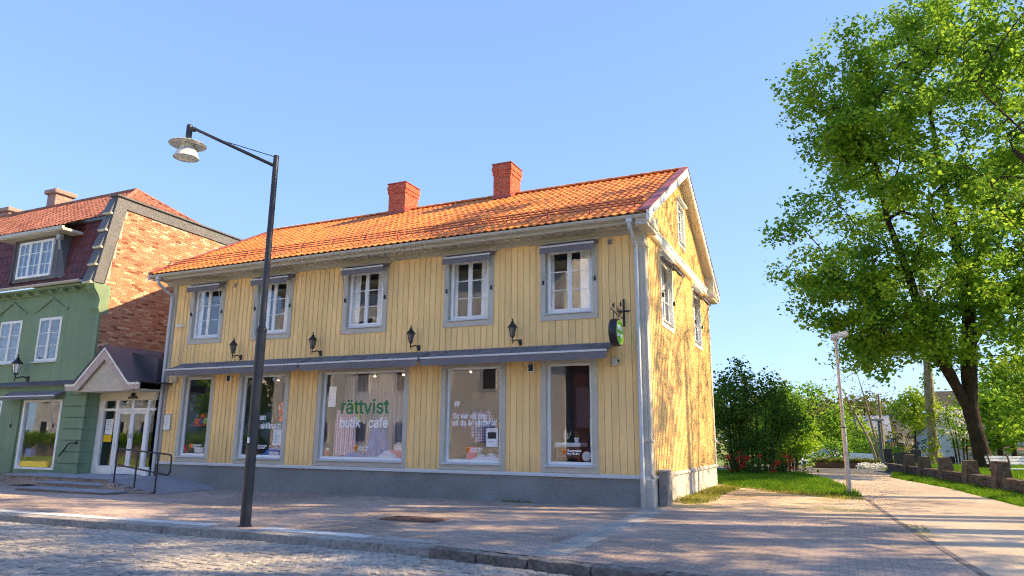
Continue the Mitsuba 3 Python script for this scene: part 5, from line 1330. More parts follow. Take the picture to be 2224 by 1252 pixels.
while x < -14.2:
    ln = 0.35 + 0.3 * rng.random()
    q = trimesh.creation.box((ln - 0.02, 0.22, 0.32)).subdivide().subdivide()
    v = np.array(q.vertices); v += 0.035 * (np.stack([meshkit.fbm(v * 7 + s + k, 3) for s in (0, 31, 77)], -1) - 0.5) * 2
    put(S_ + '__edge_stone', MB().add(v + [x + ln / 2, -2.50, 0.02 - 0.13 * (x + 16.1)], q.faces), 'm_roughstone', 30)
    x += ln; k += 1
R_ = thing('ramp_railing', 'black tubular railing with a rounded end along the entrance ramp', 'railing')
yr = -2.42
t = np.linspace(math.pi / 2, -math.pi / 2, 13)
top = lambda x: 1.20 - 0.062 * (x + 15.86)
c1 = np.array([-13.62, top(-13.62) - 0.12]); c2 = np.array([-13.62, 0.60])
loop = [(-15.86, yr, top(-15.86) - 0.10), (-15.84, yr, top(-15.86) - 0.03), (-15.77, yr, top(-15.77))] + [(c1[0] + 0.12 * math.cos(q), yr, c1[1] + 0.12 * math.sin(q)) for q in np.linspace(math.pi / 2, 0, 6)] + [(c2[0] + 0.12 * math.cos(q), yr, c2[1] + 0.12 * math.sin(q)) for q in np.linspace(0, -math.pi / 2, 6)] + [(-15.86, yr, 0.73)]
put(R_ + '__rail', MB().tube(loop, 0.024, 8), 'm_iron', True)
for xx, zz in ((-15.86, 0.10), (-14.94, 0.0), (-14.05, -0.1)):
    put(R_ + '__post', MB().tube([(xx, yr, zz), (xx, yr, top(xx))], 0.024, 8), 'm_iron', True)
key = thing('handrail', 'short black handrail bolted to the green pilaster beside the steps', 'handrail')
put(key + '__rail', MB().tube([(-20.85, -0.97, 0.86), (-20.78, -0.97, 0.90), (-20.42, -0.97, 1.28), (-20.34, -0.97, 1.31), (-20.02, -0.95, 1.33)], 0.026, 8), 'm_iron', True)
put(key + '__bracket', MB().tube([(-20.62, -0.97, 1.06), (-20.62, -0.90, 1.00), (-20.62, -0.84, 1.02)], 0.012, 6), 'm_iron')
put(key + '__end_plate', MB().lathe([(0, 0), (0.06, 0), (0.05, 0.03), (0, 0.035)], (-20.02, -0.95, 1.33), 12, 'x'), 'm_iron')

# ------------------------------------------------------------------ trees
def grow(trunks, points, r, step=0.7, droop=0.0, trunk_from=0.35):
    """Branches from the trunk polylines out to the points; returns chains [(pts, radii)] and the twig ends."""
    nodes, par = [], []
    chains = []
    for tr in trunks:
        tr = np.asarray(tr, float)
        base = len(nodes)
        for k, p in enumerate(tr):
            nodes.append(p[:3]); par.append(len(nodes) - 2 if k else -1)
    nodes = [np.array(n) for n in nodes]
    nt = len(nodes)
    allow = [False] * nt
    c = 0
    for tr in trunks:
        m = len(tr)
        for k in range(m):
            allow[c + k] = k >= trunk_from * (m - 1) or False
        c += m
    P = np.array(nodes); ok = np.array(allow)
    d0 = np.min(np.linalg.norm(points[:, None] - P[None, ok], axis=2), axis=1)
    tips = []
    for i in np.argsort(d0):
        q = points[i]
        dd = np.linalg.norm(P - q, axis=1) + 0.35 * np.maximum(P[:, 2] - q[2], 0)
        dd[~ok] = 1e9
        k = int(np.argmin(dd)); a = P[k]
        n = max(2, int(np.linalg.norm(q - a) / step) + 1)
        t = np.linspace(0, 1, n + 1)[1:]
        mid = (a + q) / 2 + r.normal(0, 0.10, 3) * np.linalg.norm(q - a) + np.array([0, 0, 0.10 * np.linalg.norm(q - a)])
        pts = (1 - t[:, None]) ** 2 * a + 2 * t[:, None] * (1 - t[:, None]) * mid + t[:, None] ** 2 * q
        prev = k
        new = []
        for p in pts:
            par.append(prev); prev = len(P) + len(new); new.append(p)
        P = np.vstack([P, new]); ok = np.concatenate([ok, np.ones(len(new), bool)])
        tips.append((k, len(P) - len(new), len(P)))
    cnt = np.zeros(len(P))
    for k, s, e in tips: cnt[e - 1] += 1
    par = np.array(par)
    for k in range(len(P) - 1, -1, -1):
        if par[k] >= 0: cnt[par[k]] += cnt[k]
    return P, par, cnt, tips, nt

def leaves_at(c, n, size, sigma, r, up=0.35):
    """n leaves round each centre: folded diamonds, mostly hanging out and down."""
    N = len(c) * n
    p = np.repeat(c, n, 0) + r.normal(0, 1, (N, 3)) * np.array([sigma, sigma, sigma * 0.75])
    d = r.normal(0, 1, (N, 3)) * [1, 1, 0.55] + [0, 0, -0.35]; d /= np.linalg.norm(d, axis=1, keepdims=True)
    nrm = r.normal(0, 0.7, (N, 3)) + [0, 0, 0.9]
    s = np.cross(d, nrm); s /= np.linalg.norm(s, axis=1, keepdims=True) + 1e-9
    nn = np.cross(s, d)
    L_ = size * r.uniform(0.45, 1.4, (N, 1)); Wd = L_ * r.uniform(0.34, 0.46, (N, 1))
    a = p; b = p + d * L_ * 0.45 + s * Wd + nn * L_ * 0.08; e = p + d * L_ * 0.45 - s * Wd + nn * L_ * 0.08; t = p + d * L_
    v = np.stack([a, b, t, e], 1).reshape(-1, 3)
    k = np.arange(N) * 4
    return v, np.vstack([np.stack([k, k + 1, k + 2], 1), np.stack([k, k + 2, k + 3], 1)])

def tree(name, label, trunks, radii, points, per, size, sigma, seed, leafm='m_leaf', bark='m_bark', tip_r=0.010, cat='tree', group=None, minr=0.0, trunk_from=0.35, sub=1, frac=0.35):
    r = np.random.default_rng(seed)
    key = thing(name, label, cat, group)
    P, par, cnt, tips, nt = grow(trunks, points, r, trunk_from=trunk_from)
    tm = MB()
    for tr, ra in zip(trunks, radii):
        tr = np.asarray(tr, float); n = max(12, 3 * len(tr))
        s = np.r_[0, np.cumsum(np.linalg.norm(np.diff(tr, axis=0), axis=1))]; u = np.linspace(0, s[-1], n * 2)
        pp = np.stack([np.interp(u, s, tr[:, k]) for k in range(3)], 1)
        for _ in range(3): pp[1:-1] = (pp[:-2] + 2 * pp[1:-1] + pp[2:]) / 4
        rr = np.interp(u, np.linspace(0, s[-1], len(ra)), ra)
        before = tm.n
        tm.tube(pp, rr, 14)
        v = tm.v[-1]; ce = pp[np.minimum(np.arange(len(v)) // 14, len(pp) - 1)]
        f = meshkit.fbm(v * [3.0, 3.0, 1.2], 3, seed) - 0.5
        v += (v - ce) * f[:, None] * 0.45
    bm = MB()
    for k, s, e in tips:
        idx = [k] + list(range(s, e))
        rad = np.maximum(tip_r * np.maximum(cnt[idx], 1) ** 0.5, minr)
        if k < nt: rad[0] = rad[1] * 1.15
        bm.tube(P[idx], rad, 5, cap=False)
    put(key + '__trunk', tm, bark, 60)
    put(key + '__branches', bm, bark, True)
    cs = []
    for k, s, e in tips:
        m = e - s
        for q in range(min(s + int(m * frac), e - 1), e): cs.append(P[q])
    cs = np.array(cs)
    if sub > 1:
        cs = np.repeat(cs, sub, 0) + r.normal(0, sigma * 1.25, (len(cs) * sub, 3)) * [1, 1, 0.7]
    v, f = leaves_at(cs, per, size, sigma, r)
    put(key + '__crown', (v, f), leafm)
    return key, len(f)

def ball(c, rad, n, r, hollow=0.45, lump=0.35, seed=0, zmin=None):
    """Points in an uneven ellipsoid, denser towards its skin."""
    out = []
    while len(out) < n:
        d = r.normal(0, 1, 3); d /= np.linalg.norm(d)
        lim = 1 + lump * (2 * float(meshkit.fbm((d * 1.6 + seed)[None], 2, seed)[0]) - 1) * 1.6
        rr = (hollow ** 3 + (1 - hollow ** 3) * r.random()) ** (1 / 3) * lim
        p = np.array(c) + d * rr * np.array(rad)
        if zmin is None or p[2] > zmin(p): out.append(p)
    return np.array(out)

tr_ = np.random.default_rng(21)
# the big maple behind the stone wall
pts = np.vstack([ball((10.6, 21.2, 14.8), (8.2, 7.6, 9.6), 440, tr_, 0.35, 0.34, 3), ball((8.6, 17.4, 12.5), (6.3, 3.5, 7.0), 110, tr_, 0.3, 0.4, 7), ball((5.6, 17.2, 17.6), (2.7, 2.4, 3.6), 60, tr_, 0.3, 0.4, 11),
                 ball((6.5, 19.2, 8.2), (2.5, 2.6, 3.0), 55, tr_, 0.3, 0.3, 5), ball((4.7, 18.3, 8.3), (1.8, 1.6, 2.2), 24, tr_, 0.3, 0.4, 15), ball((6.6, 19.6, 5.8), (2.2, 2.0, 1.5), 26, tr_, 0.3, 0.4, 12), ball((11.5, 19.0, 21.0), (4.2, 3.0, 3.0), 60, tr_, 0.3, 0.3, 13), ball((13.5, 22.5, 9.0), (3.5, 3, 2.5), 60, tr_, 0.3, 0.3, 6), ball((9.6, 20.6, 6.9), (3.0, 2.6, 2.2), 34, tr_, 0.3, 0.5, 8)])
pts = pts[(pts[:, 2] > 5.0) | (pts[:, 0] < 7.6)]
tree('maple_tree', 'big leafy maple with a forked dark trunk behind the stone wall',
     [[(10.44, 22.99, 0.2), (10.3, 22.7, 1.4), (9.95, 22.05, 3.3), (10.2, 21.7, 5.9), (10.45, 21.7, 8.3), (10.2, 21.45, 11.3), (9.9, 21.2, 15), (9.7, 21, 19)],
      [(10.05, 22.2, 2.9), (9.5, 21.6, 4.1), (9.0, 21.2, 5.3), (8.25, 20.4, 7.4), (7.9, 19.8, 9.3), (7.2, 19.3, 12.0), (6.9, 19.0, 15)],
      [(10.25, 21.7, 6.0), (10.9, 21.8, 7.0), (11.6, 21.8, 7.8), (12.6, 22.1, 8.8), (13.6, 22.4, 10.5)]],
     [[0.40, 0.34, 0.34, 0.25, 0.23, 0.17, 0.12, 0.06], [0.25, 0.24, 0.22, 0.19, 0.16, 0.11, 0.06], [0.18, 0.16, 0.13, 0.10, 0.06]],
     pts, 21, 0.195, 0.24, 31, 'm_leaf', 'm_bark', 0.012, trunk_from=0.42, sub=3)
# its neighbour to the right, mostly outside the picture, whose limbs reach in at the top right
pts = ball((14.2, 9.6, 12.4), (6.4, 6.2, 6.6), 170, tr_, 0.3, 0.45, 9)
tree('maple_tree', 'nearer maple whose leafy limbs reach in at the top right corner',
     [[(14.6, 10.0, 0.2), (14.5, 9.9, 3.0), (14.3, 9.8, 6.5), (14.2, 9.7, 10), (14.1, 9.6, 15)], [(14.4, 9.85, 5.0), (13.2, 9.6, 7.0), (11.6, 9.3, 9.0), (10.2, 9.0, 11.0)], [(14.4, 9.85, 6.0), (13.0, 10.4, 9.0), (11.2, 11.0, 12.0)]],
     [[0.5, 0.42, 0.33, 0.24, 0.08], [0.2, 0.16, 0.11, 0.06], [0.18, 0.13, 0.06]], pts, 34, 0.165, 0.26, 33, 'm_leaf', 'm_bark', 0.010, sub=1, frac=0.82)
# street trees to the right, outside the picture, that shade the square
for k, (x, y, h, rad) in enumerate(((15.5, 1.6, 12.0, 5.0), (18.2, 0.6, 19.0, 5.4), (25.5, -1.2, 14.0, 5.2), (13.4, -7.8, 8.4, 3.0), (23.0, 6.0, 19.0, 5.2), (20.0, 2.8, 15.5, 4.8), (15.2, 4.2, 20.0, 4.6), (16.8, -3.4, 14.0, 4.8), (21.5, -2.2, 18.5, 5.0))):
    pts = ball((x, y, h), (rad, rad, rad * 1.05), 47, tr_, 0.25, 0.45, 40 + k)
    tree('street_tree', 'tree at the right beyond the picture edge whose shade falls on the square', [[(x, y, -0.1), (x + 0.1, y, h * 0.3), (x, y + 0.1, h * 0.7), (x, y, h + rad * 0.7)]], [[0.36, 0.3, 0.2, 0.07]],
         pts, 62, 0.24, 0.33, 50 + k, 'm_leaf', 'm_bark', 0.011, group='street trees shading the square', trunk_from=0.25, sub=1, frac=0.86)
# ivy-clad trunk, lime-green young tree, bare tree, blossoming shrub, far trees
pts = ball((10.3, 36.5, 10.5), (4.0, 4.0, 4.0), 90, tr_, 0.3, 0.3, 60)
k_, _ = tree('ivy_tree', 'straight pale trunk wrapped in ivy behind the wall, left of the big maple', [[(9.87, 37.4, -0.3), (9.9, 37.2, 2.5), (9.95, 36.3, 5.5), (9.97, 35.8, 8.5), (10.2, 36.2, 13)]], [[0.34, 0.29, 0.26, 0.22, 0.08]], pts, 9, 0.22, 0.35, 61, 'm_leaf_lime', 'm_bark_pale', 0.012, trunk_from=0.6)
iv = np.stack([9.9 + 0.30 * np.cos(a_ := tr_.uniform(0, 6.28, 240)), 37.1 - 0.10 * (zz := tr_.uniform(0.2, 8, 240) * 1.0) + 0.30 * np.sin(a_), zz], 1)
iv = iv[(meshkit.noise(iv * 1.2, 4) > 0.42)]
put(k_ + '__ivy', leaves_at(iv, 7, 0.16, 0.10, tr_), 'm_leaf_lime')
pts = ball((9.9, 47.0, 4.0), (1.7, 1.7, 1.6), 60, tr_, 0.2, 0.3, 62)
tree('young_tree', 'small bright lime-green tree with a thin dark stem', [[(9.62, 47.4, -1.0), (9.7, 47.2, 1.5), (9.9, 47, 4.0), (9.9, 47, 5.2)]], [[0.09, 0.07, 0.05, 0.02]], pts, 22, 0.22, 0.28, 63, 'm_leaf_lime', 'm_bark', 0.008, trunk_from=0.5)
pts = np.vstack([ball((5.6, 39.2, 4.6), (2.4, 2.0, 2.4), 60, tr_, 0.2, 0.3, 64)])
tree('bare_tree', 'nearly bare tree with several pale leaning stems behind the path', [[(6.7, 40.4, -0.4), (6.3, 40.0, 1.5), (5.4, 39.0, 3.6), (4.6, 38.2, 5.6)], [(6.8, 40.4, -0.4), (6.6, 40.2, 2), (6.2, 39.6, 4.5), (5.8, 39.2, 6.5)], [(7.0, 40.5, -0.4), (7.1, 40.4, 2.5), (7.1, 40.3, 5)]], [[0.12, 0.09, 0.06, 0.02], [0.14, 0.1, 0.06, 0.02], [0.17, 0.13, 0.06]], pts, 3, 0.14, 0.4, 65, 'm_leaf_olive', 'm_bark_pale', 0.010, trunk_from=0.4)
def bush(name, label, c, rad, n, per, size, m, seed, cat='shrub', sub=1, zmin=0.1, group=None, stems=7):
    r = np.random.default_rng(seed)
    pts = ball(c, rad, n, r, 0.4, 0.35, seed)
    pts = pts[pts[:, 2] > zmin]
    tr = [[(c[0] + 0.25 * rad[0] * math.cos(a), c[1] + 0.25 * rad[1] * math.sin(a), zmin - 0.3), (c[0] + 0.3 * rad[0] * math.cos(a), c[1] + 0.3 * rad[1] * math.sin(a), c[2] * 0.5), (c[0] + 0.5 * rad[0] * math.cos(a), c[1] + 0.5 * rad[1] * math.sin(a), c[2] + 0.5 * rad[2])] for a in np.arange(stems) * 6.28 / stems + 0.3]
    return tree(name, label, tr, [[0.06, 0.045, 0.02]] * stems, pts, per, size, 0.22 * (rad[0] / 2.5) ** 0.5, seed, m, 'm_bark', 0.008, cat, group, trunk_from=0.0, sub=sub)
bush('big_shrub', 'tall dark green shrub on the grass behind the right corner of the yellow house', (0.5, 20.6, 2.5), (2.5, 2.0, 2.7), 160, 11, 0.15, 'm_leaf_dark', 70, sub=3)
bush('tall_shrub_shoot', 'dark upright shoots rising from the left of the big shrub', (-0.6, 21.3, 3.6), (1.2, 1.0, 2.2), 60, 12, 0.15, 'm_leaf_dark', 71)
bush('tree_by_shrub', 'lighter green bush standing behind the right side of the big shrub', (1.6, 26.0, 2.2), (1.6, 1.6, 2.5), 120, 14, 0.19, 'm_leaf', 72, cat='shrub', sub=2)
for (x, y, z, a, lab) in ((-0.3, 17.9, 0.55, 0.55, 'red-flowering azalea by the house corner'), (1.75, 18.3, 0.40, 0.5, 'red-flowering azalea at the right foot of the big shrub'), (0.5, 17.6, 0.4, 0.5, 'darker azalea with few red flowers between the two red ones')):
    kk, _ = bush('azalea', lab, (x, y, z), (a, a * 0.8, 0.45), 30, 8, 0.09, 'm_leaf_dark', int(80 + 10 * x), stems=4, zmin=0.05)
    fl = ball((x, y - 0.1, z + 0.12), (a * 0.95, a * 0.8, 0.45), 24 if 'darker' not in lab else 6, tr_, 0.85, 0.2, 3)
    fl = fl[(fl[:, 2] > 0.15) & (fl[:, 1] < y + 0.2)]
    put(kk + '__flower', leaves_at(fl, 14, 0.085, 0.07, tr_), 'm_redflower')
kk, _ = bush('blossoming_shrub', 'shrub full of white blossom left of the maple trunk', (11.3, 36.4, 2.6), (1.2, 1.0, 1.2), 60, 9, 0.16, 'm_leaf', 90, stems=4)
put(kk + '__blossom', leaves_at(ball((11.3, 36.2, 2.75), (1.25, 1.1, 1.2), 70, tr_, 0.7, 0.3, 8), 14, 0.13, 0.12, tr_), 'm_blossom')
for i, (x, y, z, a, m, lab) in enumerate(((-1.2, 58, 2.6, 4.2, 'm_leaf_olive', 'olive green tree far behind, at the left beside the big shrub'), (2.6, 66, 3.2, 3.0, 'm_leaf_olive', 'yellowish tree far behind the pale lamp post'), (7.0, 72, 3.8, 3.2, 'm_leaf_olive', 'dull green tree far behind, left of the beige house'), (4.6, 60, 2.8, 2.6, 'm_leaf', 'fresh green tree far behind, between the pale lamp post and the bare tree'), (1.2, 74, 4.6, 3.8, 'm_leaf', 'green rounded tree far behind, just right of the big shrub'), (20.0, 50, 5.0, 4.5, 'm_leaf', 'green tree before the white house at the far right'), (15.2, 47, 3.0, 2.6, 'm_leaf', 'green tree right of the maple trunk, half hiding the white house'), (17.0, 52, 6.0, 3.0, 'm_leaf_lime', 'fresh yellow-green tree above the white house roof'), (24.0, 58, 6.0, 4.5, 'm_leaf_dark', 'dark tree at the right edge behind the white house'))):
    pts = ball((x, y, z), (a, a, a), 80, tr_, 0.3, 0.35, 100 + i)
    tree('far_tree', lab, [[(x, y, -3), (x, y, z - a * 0.4), (x + 0.2, y, z + a * 0.6)]], [[0.25, 0.18, 0.05]], pts, 18, 0.34, 0.55, 110 + i, m, 'm_bark', 0.015, trunk_from=0.2)
for i, (x, y, a, m, lab) in enumerate(((4.4, 47.5, 1.9, 'm_leaf', 'broad green bush behind the pale lamp post'), (8.6, 60, 2.6, 'm_leaf_olive', 'tall olive bush in front of the beige house'), (0.2, 52, 1.6, 'm_leaf_lime', 'low yellow-green bush above the pale low roof'), (3.6, 52.5, 1.3, 'm_leaf', 'low green bush right of the pale low roof'), (6.6, 50, 1.4, 'm_leaf', 'low green bush beside the bare tree'))):
    bush('low_bush', lab, (x, y, 0.45 * a), (a * 1.5, a, a * 0.8), 50, 14, 0.22, m, 130 + i, zmin=-1.5)
# far wood on the rising ground
r = np.random.default_rng(5)
c = np.stack([r.uniform(-90, 110, 700), r.uniform(120, 170, 700), np.zeros(700)], 1)
c[:, 2] = -2 + r.random(700) ** 0.6 * (9.5 + 5 * meshkit.fbm(c * [0.05, 0.0, 0], 3))
v, f = leaves_at(c, 55, 0.9, 1.5, r)
kk = put('far_wood', (v, f), 'm_leaf_olive'); labels[kk] = {'label': 'far-off wood along the horizon', 'category': 'wood', 'kind': 'stuff'}

# ------------------------------------------------------------------ stone wall with posts, gate posts, bench
Q = thing('stone_wall', 'low dark stone wall with stone posts along the grass verge', 'wall')
W0, W1 = np.array([11.2, -0.9]), np.array([6.72, 26.6]); WL = np.linalg.norm(W1 - W0); wt = (W1 - W0) / WL; wn = np.array([-wt[1], wt[0]])
def along(s, o): return W0 + wt * s + wn * o
q = MB().hexa([(*along(0, 0.12), -0.4), (*along(0, -0.12), -0.4), (*along(WL, -0.12), -0.4), (*along(WL, 0.12), -0.4)], [(*along(0, 0.12), 0.30), (*along(0, -0.12), 0.30), (*along(WL, -0.12), 0.30), (*along(WL, 0.12), 0.30)])
core = put(Q + '__core', q, 'm_joint')
r = np.random.default_rng(17)
def stone(mb, s, ln, z0, z1, o0, o1, seed, amp=0.035):
    q = trimesh.creation.box((ln, o1 - o0, z1 - z0)).subdivide().subdivide()
    v = np.array(q.vertices); v += amp * (np.stack([meshkit.fbm(v * 6 + k + seed * 1.7, 3) for k in (0, 31, 77)], -1) - 0.5) * 2
    ce = along(s + ln / 2, (o0 + o1) / 2)
    return mb.add(np.stack([ce[0] + v[:, 0] * wt[0] + v[:, 1] * wn[0], ce[1] + v[:, 0] * wt[1] + v[:, 1] * wn[1], (z0 + z1) / 2 + v[:, 2]], 1), q.faces)
for row, (z0, z1) in enumerate(((-0.1, 0.11), (0.12, 0.31), (0.32, 0.44))):
    s = 0.0 - 0.2 * row
    while s < WL:
        ln = r.uniform(0.35, 0.8) if row < 2 else r.uniform(0.7, 1.1)
        put(core + '__stone', stone(MB(), s, ln - 0.02, z0, z1, -0.2 - 0.03 * r.random(), 0.2, int(s * 10) + row), 'm_wallstone', 30)
        s += ln
for s in (6.2, 9.6, 12.86, 15.75, 18.75, 21.76, 24.2):
    h = 0.92 + 0.08 * r.random()
    q = MB(); a, b = 0.27, 0.19
    q.hexa([(*along(s - a, 0.27), 0.0), (*along(s - a, -0.27), 0.0), (*along(s + a, -0.27), 0.0), (*along(s + a, 0.27), 0.0)], [(*along(s - b, 0.2), h), (*along(s - b, -0.2), h), (*along(s + b, -0.2), h), (*along(s + b, 0.2), h)])
    mm = trimesh.Trimesh(*q.arrays(), process=True).subdivide().subdivide().subdivide(); v = np.array(mm.vertices); v += 0.04 * (np.stack([meshkit.fbm(v * 5 + k, 3) for k in (0, 31, 77)], -1) - 0.5) * 2
    put(Q + '__post', (v, mm.faces), 'm_poststone', 30)
for x, y, w_, h, lab in ((6.95, 33.6, 0.22, 1.15, 'left black stone gate post'), (8.45, 32.6, 0.24, 1.12, 'right black stone gate post'), (7.75, 32.7, 0.50, 0.95, 'broad black stone block between the gate posts')):
    q = trimesh.creation.box((2 * w_, 0.5, h + 0.5)).subdivide().subdivide(); v = np.array(q.vertices); v += 0.03 * (np.stack([meshkit.fbm(v * 4 + k + x, 3) for k in (0, 31, 77)], -1) - 0.5) * 2
    tag(put('gate_post', MB().add(v + [x, y, (h - 0.5) / 2], q.faces), 'm_iron', 30), lab, 'post')
B_ = thing('park_bench', 'white-slatted bench with black iron supports behind the stone wall', 'bench')
b0, bd = np.array([9.9, 18.9]), np.array([0.93, 0.36]); bn = np.array([-0.36, 0.93])
for k in range(3):
    z = 0.70 + 0.12 * k; o = 0.05 + 0.04 * k
    a_, b2 = b0 + bn * o, b0 + bd * 2.6 + bn * o
    put(B_ + '__back_slat', MB().hexa([(*a_, z), (*(a_ + bn * 0.03), z), (*(b2 + bn * 0.03), z), (*b2, z)], [(*(a_ + bn * .01), z + .10), (*(a_ + bn * 0.04), z + .10), (*(b2 + bn * 0.04), z + .10), (*(b2 + bn * .01), z + .10)]), 'm_white')
for k in range(3):
    a_, b2 = b0 - bn * (0.10 + 0.14 * k), b0 + bd * 2.6 - bn * (0.10 + 0.14 * k)
    put(B_ + '__seat_slat', MB().hexa([(*a_, .50), (*(a_ - bn * 0.12), .50), (*(b2 - bn * 0.12), .50), (*b2, .50)], [(*a_, .535), (*(a_ - bn * 0.12), .535), (*(b2 - bn * 0.12), .535), (*b2, .535)]), 'm_white')
for k in range(4):
    p = b0 + bd * (0.1 + 0.8 * k)
    put(B_ + '__support', MB().tube([(*(p - bn * 0.55), 0.2), (*(p - bn * 0.42), 0.49), (*(p - bn * 0.02), 0.50), (*(p + bn * 0.0), 0.75), (*(p + bn * 0.11), 1.12)], 0.035, 6).tube([(*(p + bn * 0.05), 0.5), (*(p + bn * 0.25), 0.2)], 0.03, 6), 'm_iron', 40)
h_ = thing('hedge_planter', 'clipped low hedge in a dark planter across the road', 'hedge')
put(h_ + '__planter', MB().cbox(2.6, 6.4, 31.9, 32.7, -0.1, 0.30, 0.02), 'm_wood')
cc = np.stack([tr_.uniform(2.6, 6.4, 260), tr_.uniform(31.9, 32.7, 260), tr_.uniform(0.28, 0.5, 260)], 1)
put(h_ + '__foliage', leaves_at(cc, 22, 0.09, 0.07, tr_), 'm_leaf_olive')
fl_k = put('flowering_ground_cover', leaves_at(np.stack([tr_.uniform(5.2, 7.0, 90), tr_.uniform(30.6, 31.6, 90), tr_.uniform(0.0, 0.25, 90)], 1), 14, 0.12, 0.10, tr_), 'm_blossom')
labels[fl_k] = {'label': 'pale flowers growing on the grass across the road', 'category': 'flowers', 'kind': 'stuff'}
F_ = thing('street_lamp', 'far blue-grey lamp post behind the gate posts', 'street lamp')
put(F_ + '__pole', MB().tube([(6.85, 38.2, -0.4), (6.85, 38.0, 3.0)], [0.12, 0.09], 10), 'm_zinc', True)
put(F_ + '__head', MB().cbox(6.4, 7.2, 37.7, 38.2, 3.0, 3.15, 0.05), 'm_roofgrey')

# ------------------------------------------------------------------ far houses
def house(label, x0, x1, y0, y1, zb, ze, zr, wallm, roofm, wins, axis='x', over=0.35, name='far_house', wm='m_dark'):
    k = thing(name, label, 'house')
    if axis == 'x':
        xm = (x0 + x1) / 2
        put(k + '__wall', MB().add(*extr([(x0, zb), (x1, zb), (x1, ze), (xm, zr - 0.12), (x0, ze)], 'y', y0, y1)), wallm)
        put(k + '__roof', MB().add(*extr([(x0 - over, ze - over * (zr - ze) / (xm - x0)), (xm, zr), (x1 + over, ze - over * (zr - ze) / (xm - x0)), (x1 + over, ze - over * (zr - ze) / (xm - x0) + .14), (xm, zr + .16), (x0 - over, ze - over * (zr - ze) / (xm - x0) + .14)], 'y', y0 - over, y1 + over)), roofm)
    else:
        ym = (y0 + y1) / 2
        put(k + '__wall', MB().add(*extr([(y0, zb), (y1, zb), (y1, ze), (ym, zr - 0.12), (y0, ze)], 'x', x0, x1)), wallm)
        put(k + '__roof', MB().add(*extr([(y0 - over, ze - over * (zr - ze) / (ym - y0)), (ym, zr), (y1 + over, ze - over * (zr - ze) / (ym - y0)), (y1 + over, ze - over * (zr - ze) / (ym - y0) + .14), (ym, zr + .16), (y0 - over, ze - over * (zr - ze) / (ym - y0) + .14)], 'x', x0 - over, x1 + over)), roofm)
    for (a, b, c, d, yy, s) in wins:
        f = put(k + '__window', MB().box(a, b, *sorted((yy + s * 0.05, yy)), c, d), 'm_white')
        put(f + '__pane', MB().box(a + .1, b - .1, *sorted((yy + s * 0.06, yy + s * 0.052)), c + .1, d - .1), wm)
    return k
house('beige house with a dark gabled roof behind the bare tree', 8.9, 13.2, 72, 82, -3, 3.2, 5.9, 'm_housebeige', 'm_roofdark', [(9.9, 10.8, 0.2, 1.6, 72, -1)])
wh = house('white house with a veranda and a reddish canopy behind the maple trunk', 13.0, 23.5, 60.5, 68, -3, 3.6, 6.4, 'm_housewhite', 'm_roofdark', [(16.0, 16.9, 1.6, 2.9, 60.5, -1), (17.3, 18.2, 1.6, 2.9, 60.5, -1), (13.4, 14.0, -0.9, 0.4, 60.5, -1), (19.5, 20.4, 1.6, 2.9, 60.5, -1)], 'y')
put(wh + '__canopy', MB().hexa([(14.2, 57.6, 0.92), (23.2, 57.6, 0.92), (23.2, 60.5, 1.25), (14.2, 60.5, 1.25)], [(14.2, 57.6, 1.0), (23.2, 57.6, 1.0), (23.2, 60.5, 1.38), (14.2, 60.5, 1.38)]), 'm_roofred')
put(wh + '__fascia', MB().box(14.2, 23.2, 57.5, 57.6, 0.70, 0.97), 'm_cream')
for k in range(6): put(wh + '__column', MB().cbox(14.3 + 1.7 * k, 14.5 + 1.7 * k, 57.7, 57.9, -2.2, 0.7, 0.02), 'm_white')
put(wh + '__parapet', MB().box(14.4, 23.0, 57.9, 58.0, -2.2, -0.9), 'm_white')
put(wh + '__balcony', MB().box(14.2, 18.0, 60.2, 60.45, 1.3, 2.0), 'm_white')
house('white side house with a door between ivy trunk and maple', 11.2, 13.6, 63.5, 68, -3, 2.2, 3.4, 'm_housewhite', 'm_roofdark', [(12.0, 12.5, -1.8, 0.2, 63.5, -1)])
house('low house with a pale grey roof across the road', 0.4, 4.3, 50, 56, -3, -0.2, 1.2, 'm_housewhite', 'm_roofgrey', [], 'y', 0.5)
house('house with a pale blue-grey roof above the low bushes', 4.6, 9.0, 66, 72, -3, 1.8, 4.2, 'm_housebeige', 'm_roofgrey', [(5.2, 6.0, 0.4, 1.4, 66, -1)], 'y')
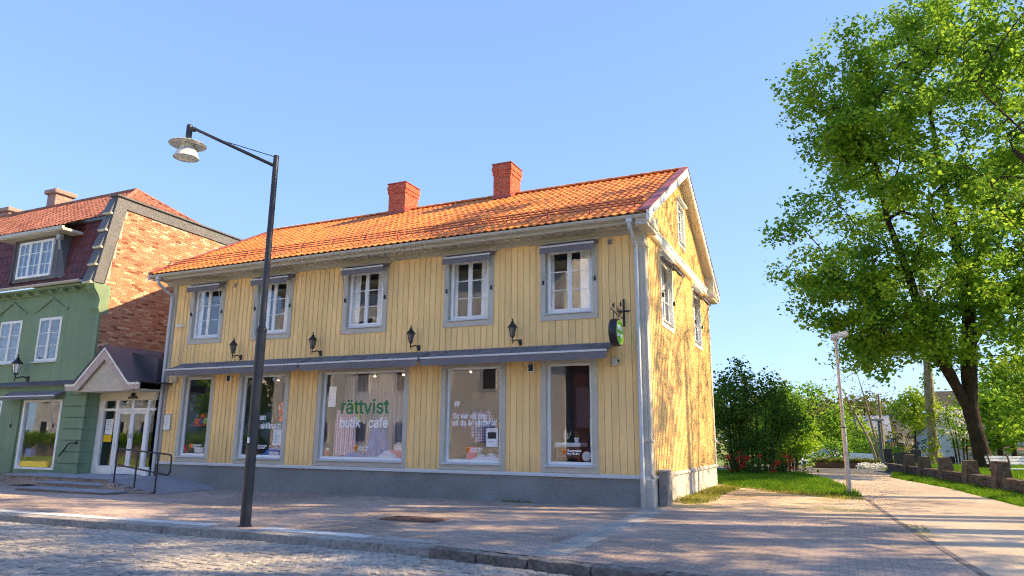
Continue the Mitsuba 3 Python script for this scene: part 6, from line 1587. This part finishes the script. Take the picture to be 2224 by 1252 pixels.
tag(put('garden_tent', MB().add(*extr([(4.9, 0.05), (7.0, 0.05), (6.8, 0.62), (4.95, 0.72)], 'y', 44.5, 46.5)), 'm_white'), 'white garden tent beside the gate posts', 'tent')
house('dark brown house half hidden behind the big shrub', -3.2, 1.2, 60, 66, -3, 1.0, 2.6, 'm_wood', 'm_roofgrey', [(-0.2, 0.6, 0.2, 0.9, 60, -1)], 'y')

# ------------------------------------------------------------------ across the street, seen only as reflections in the panes
def opposite(label, x0, x1, z1, zr, wallm, y0=-23.0, step=2.6, rows=(1.2, 4.6, 8.4)):
    wins = []
    x = x0 + 1.0
    while x < x1 - 1.4:
        for z in rows:
            if z + 1.6 < z1: wins.append((x, x + 1.1, z, z + 1.5, y0, 1))
        x += step
    house(label, x0, x1, y0 - 9, y0, -0.2, z1, zr, wallm, 'm_roofdark', wins, 'y', 0.5, 'opposite_house')
opposite('white boarded house across the street, seen as a reflection in the shop panes', -34.0, -10.8, 12.4, 15.0, 'm_opp_white', step=3.3)
opposite('dark red house across the street, seen as a reflection in the rightmost pane', -10.2, -2.5, 6.8, 9.2, 'm_opp_red')
opposite('second white boarded house across the street, seen in the entrance doors', -66.0, -46.0, 6.2, 9.0, 'm_opp_white', -27.0, 3.2, (1.4, 4.4))
hk = thing('street_hedge', 'clipped hedge across the street, seen as a reflection in the entrance doors', 'hedge')
cc = np.stack([tr_.uniform(-68, -36, 700), tr_.uniform(-24.6, -23.8, 700), tr_.uniform(0.9, 1.7, 700)], 1)
put(hk + '__foliage', leaves_at(cc, 16, 0.2, 0.2, tr_), 'm_leaf')
tag(put('garden_wall', MB().box(-68, -35.5, -24.5, -24.0, -0.2, 0.95), 'm_roughstone'), 'stone garden wall across the street below the hedge', 'wall')
pts = ball((-41.0, -26.0, 6.0), (4.2, 3.6, 4.2), 90, tr_, 0.3, 0.35, 150)
tree('opposite_tree', 'tree across the street, seen as a reflection in the leftmost shop pane', [[(-41, -26, -0.2), (-41, -26, 3), (-41, -26, 8)]], [[0.3, 0.22, 0.08]], pts, 26, 0.32, 0.5, 151, 'm_leaf', trunk_from=0.3)
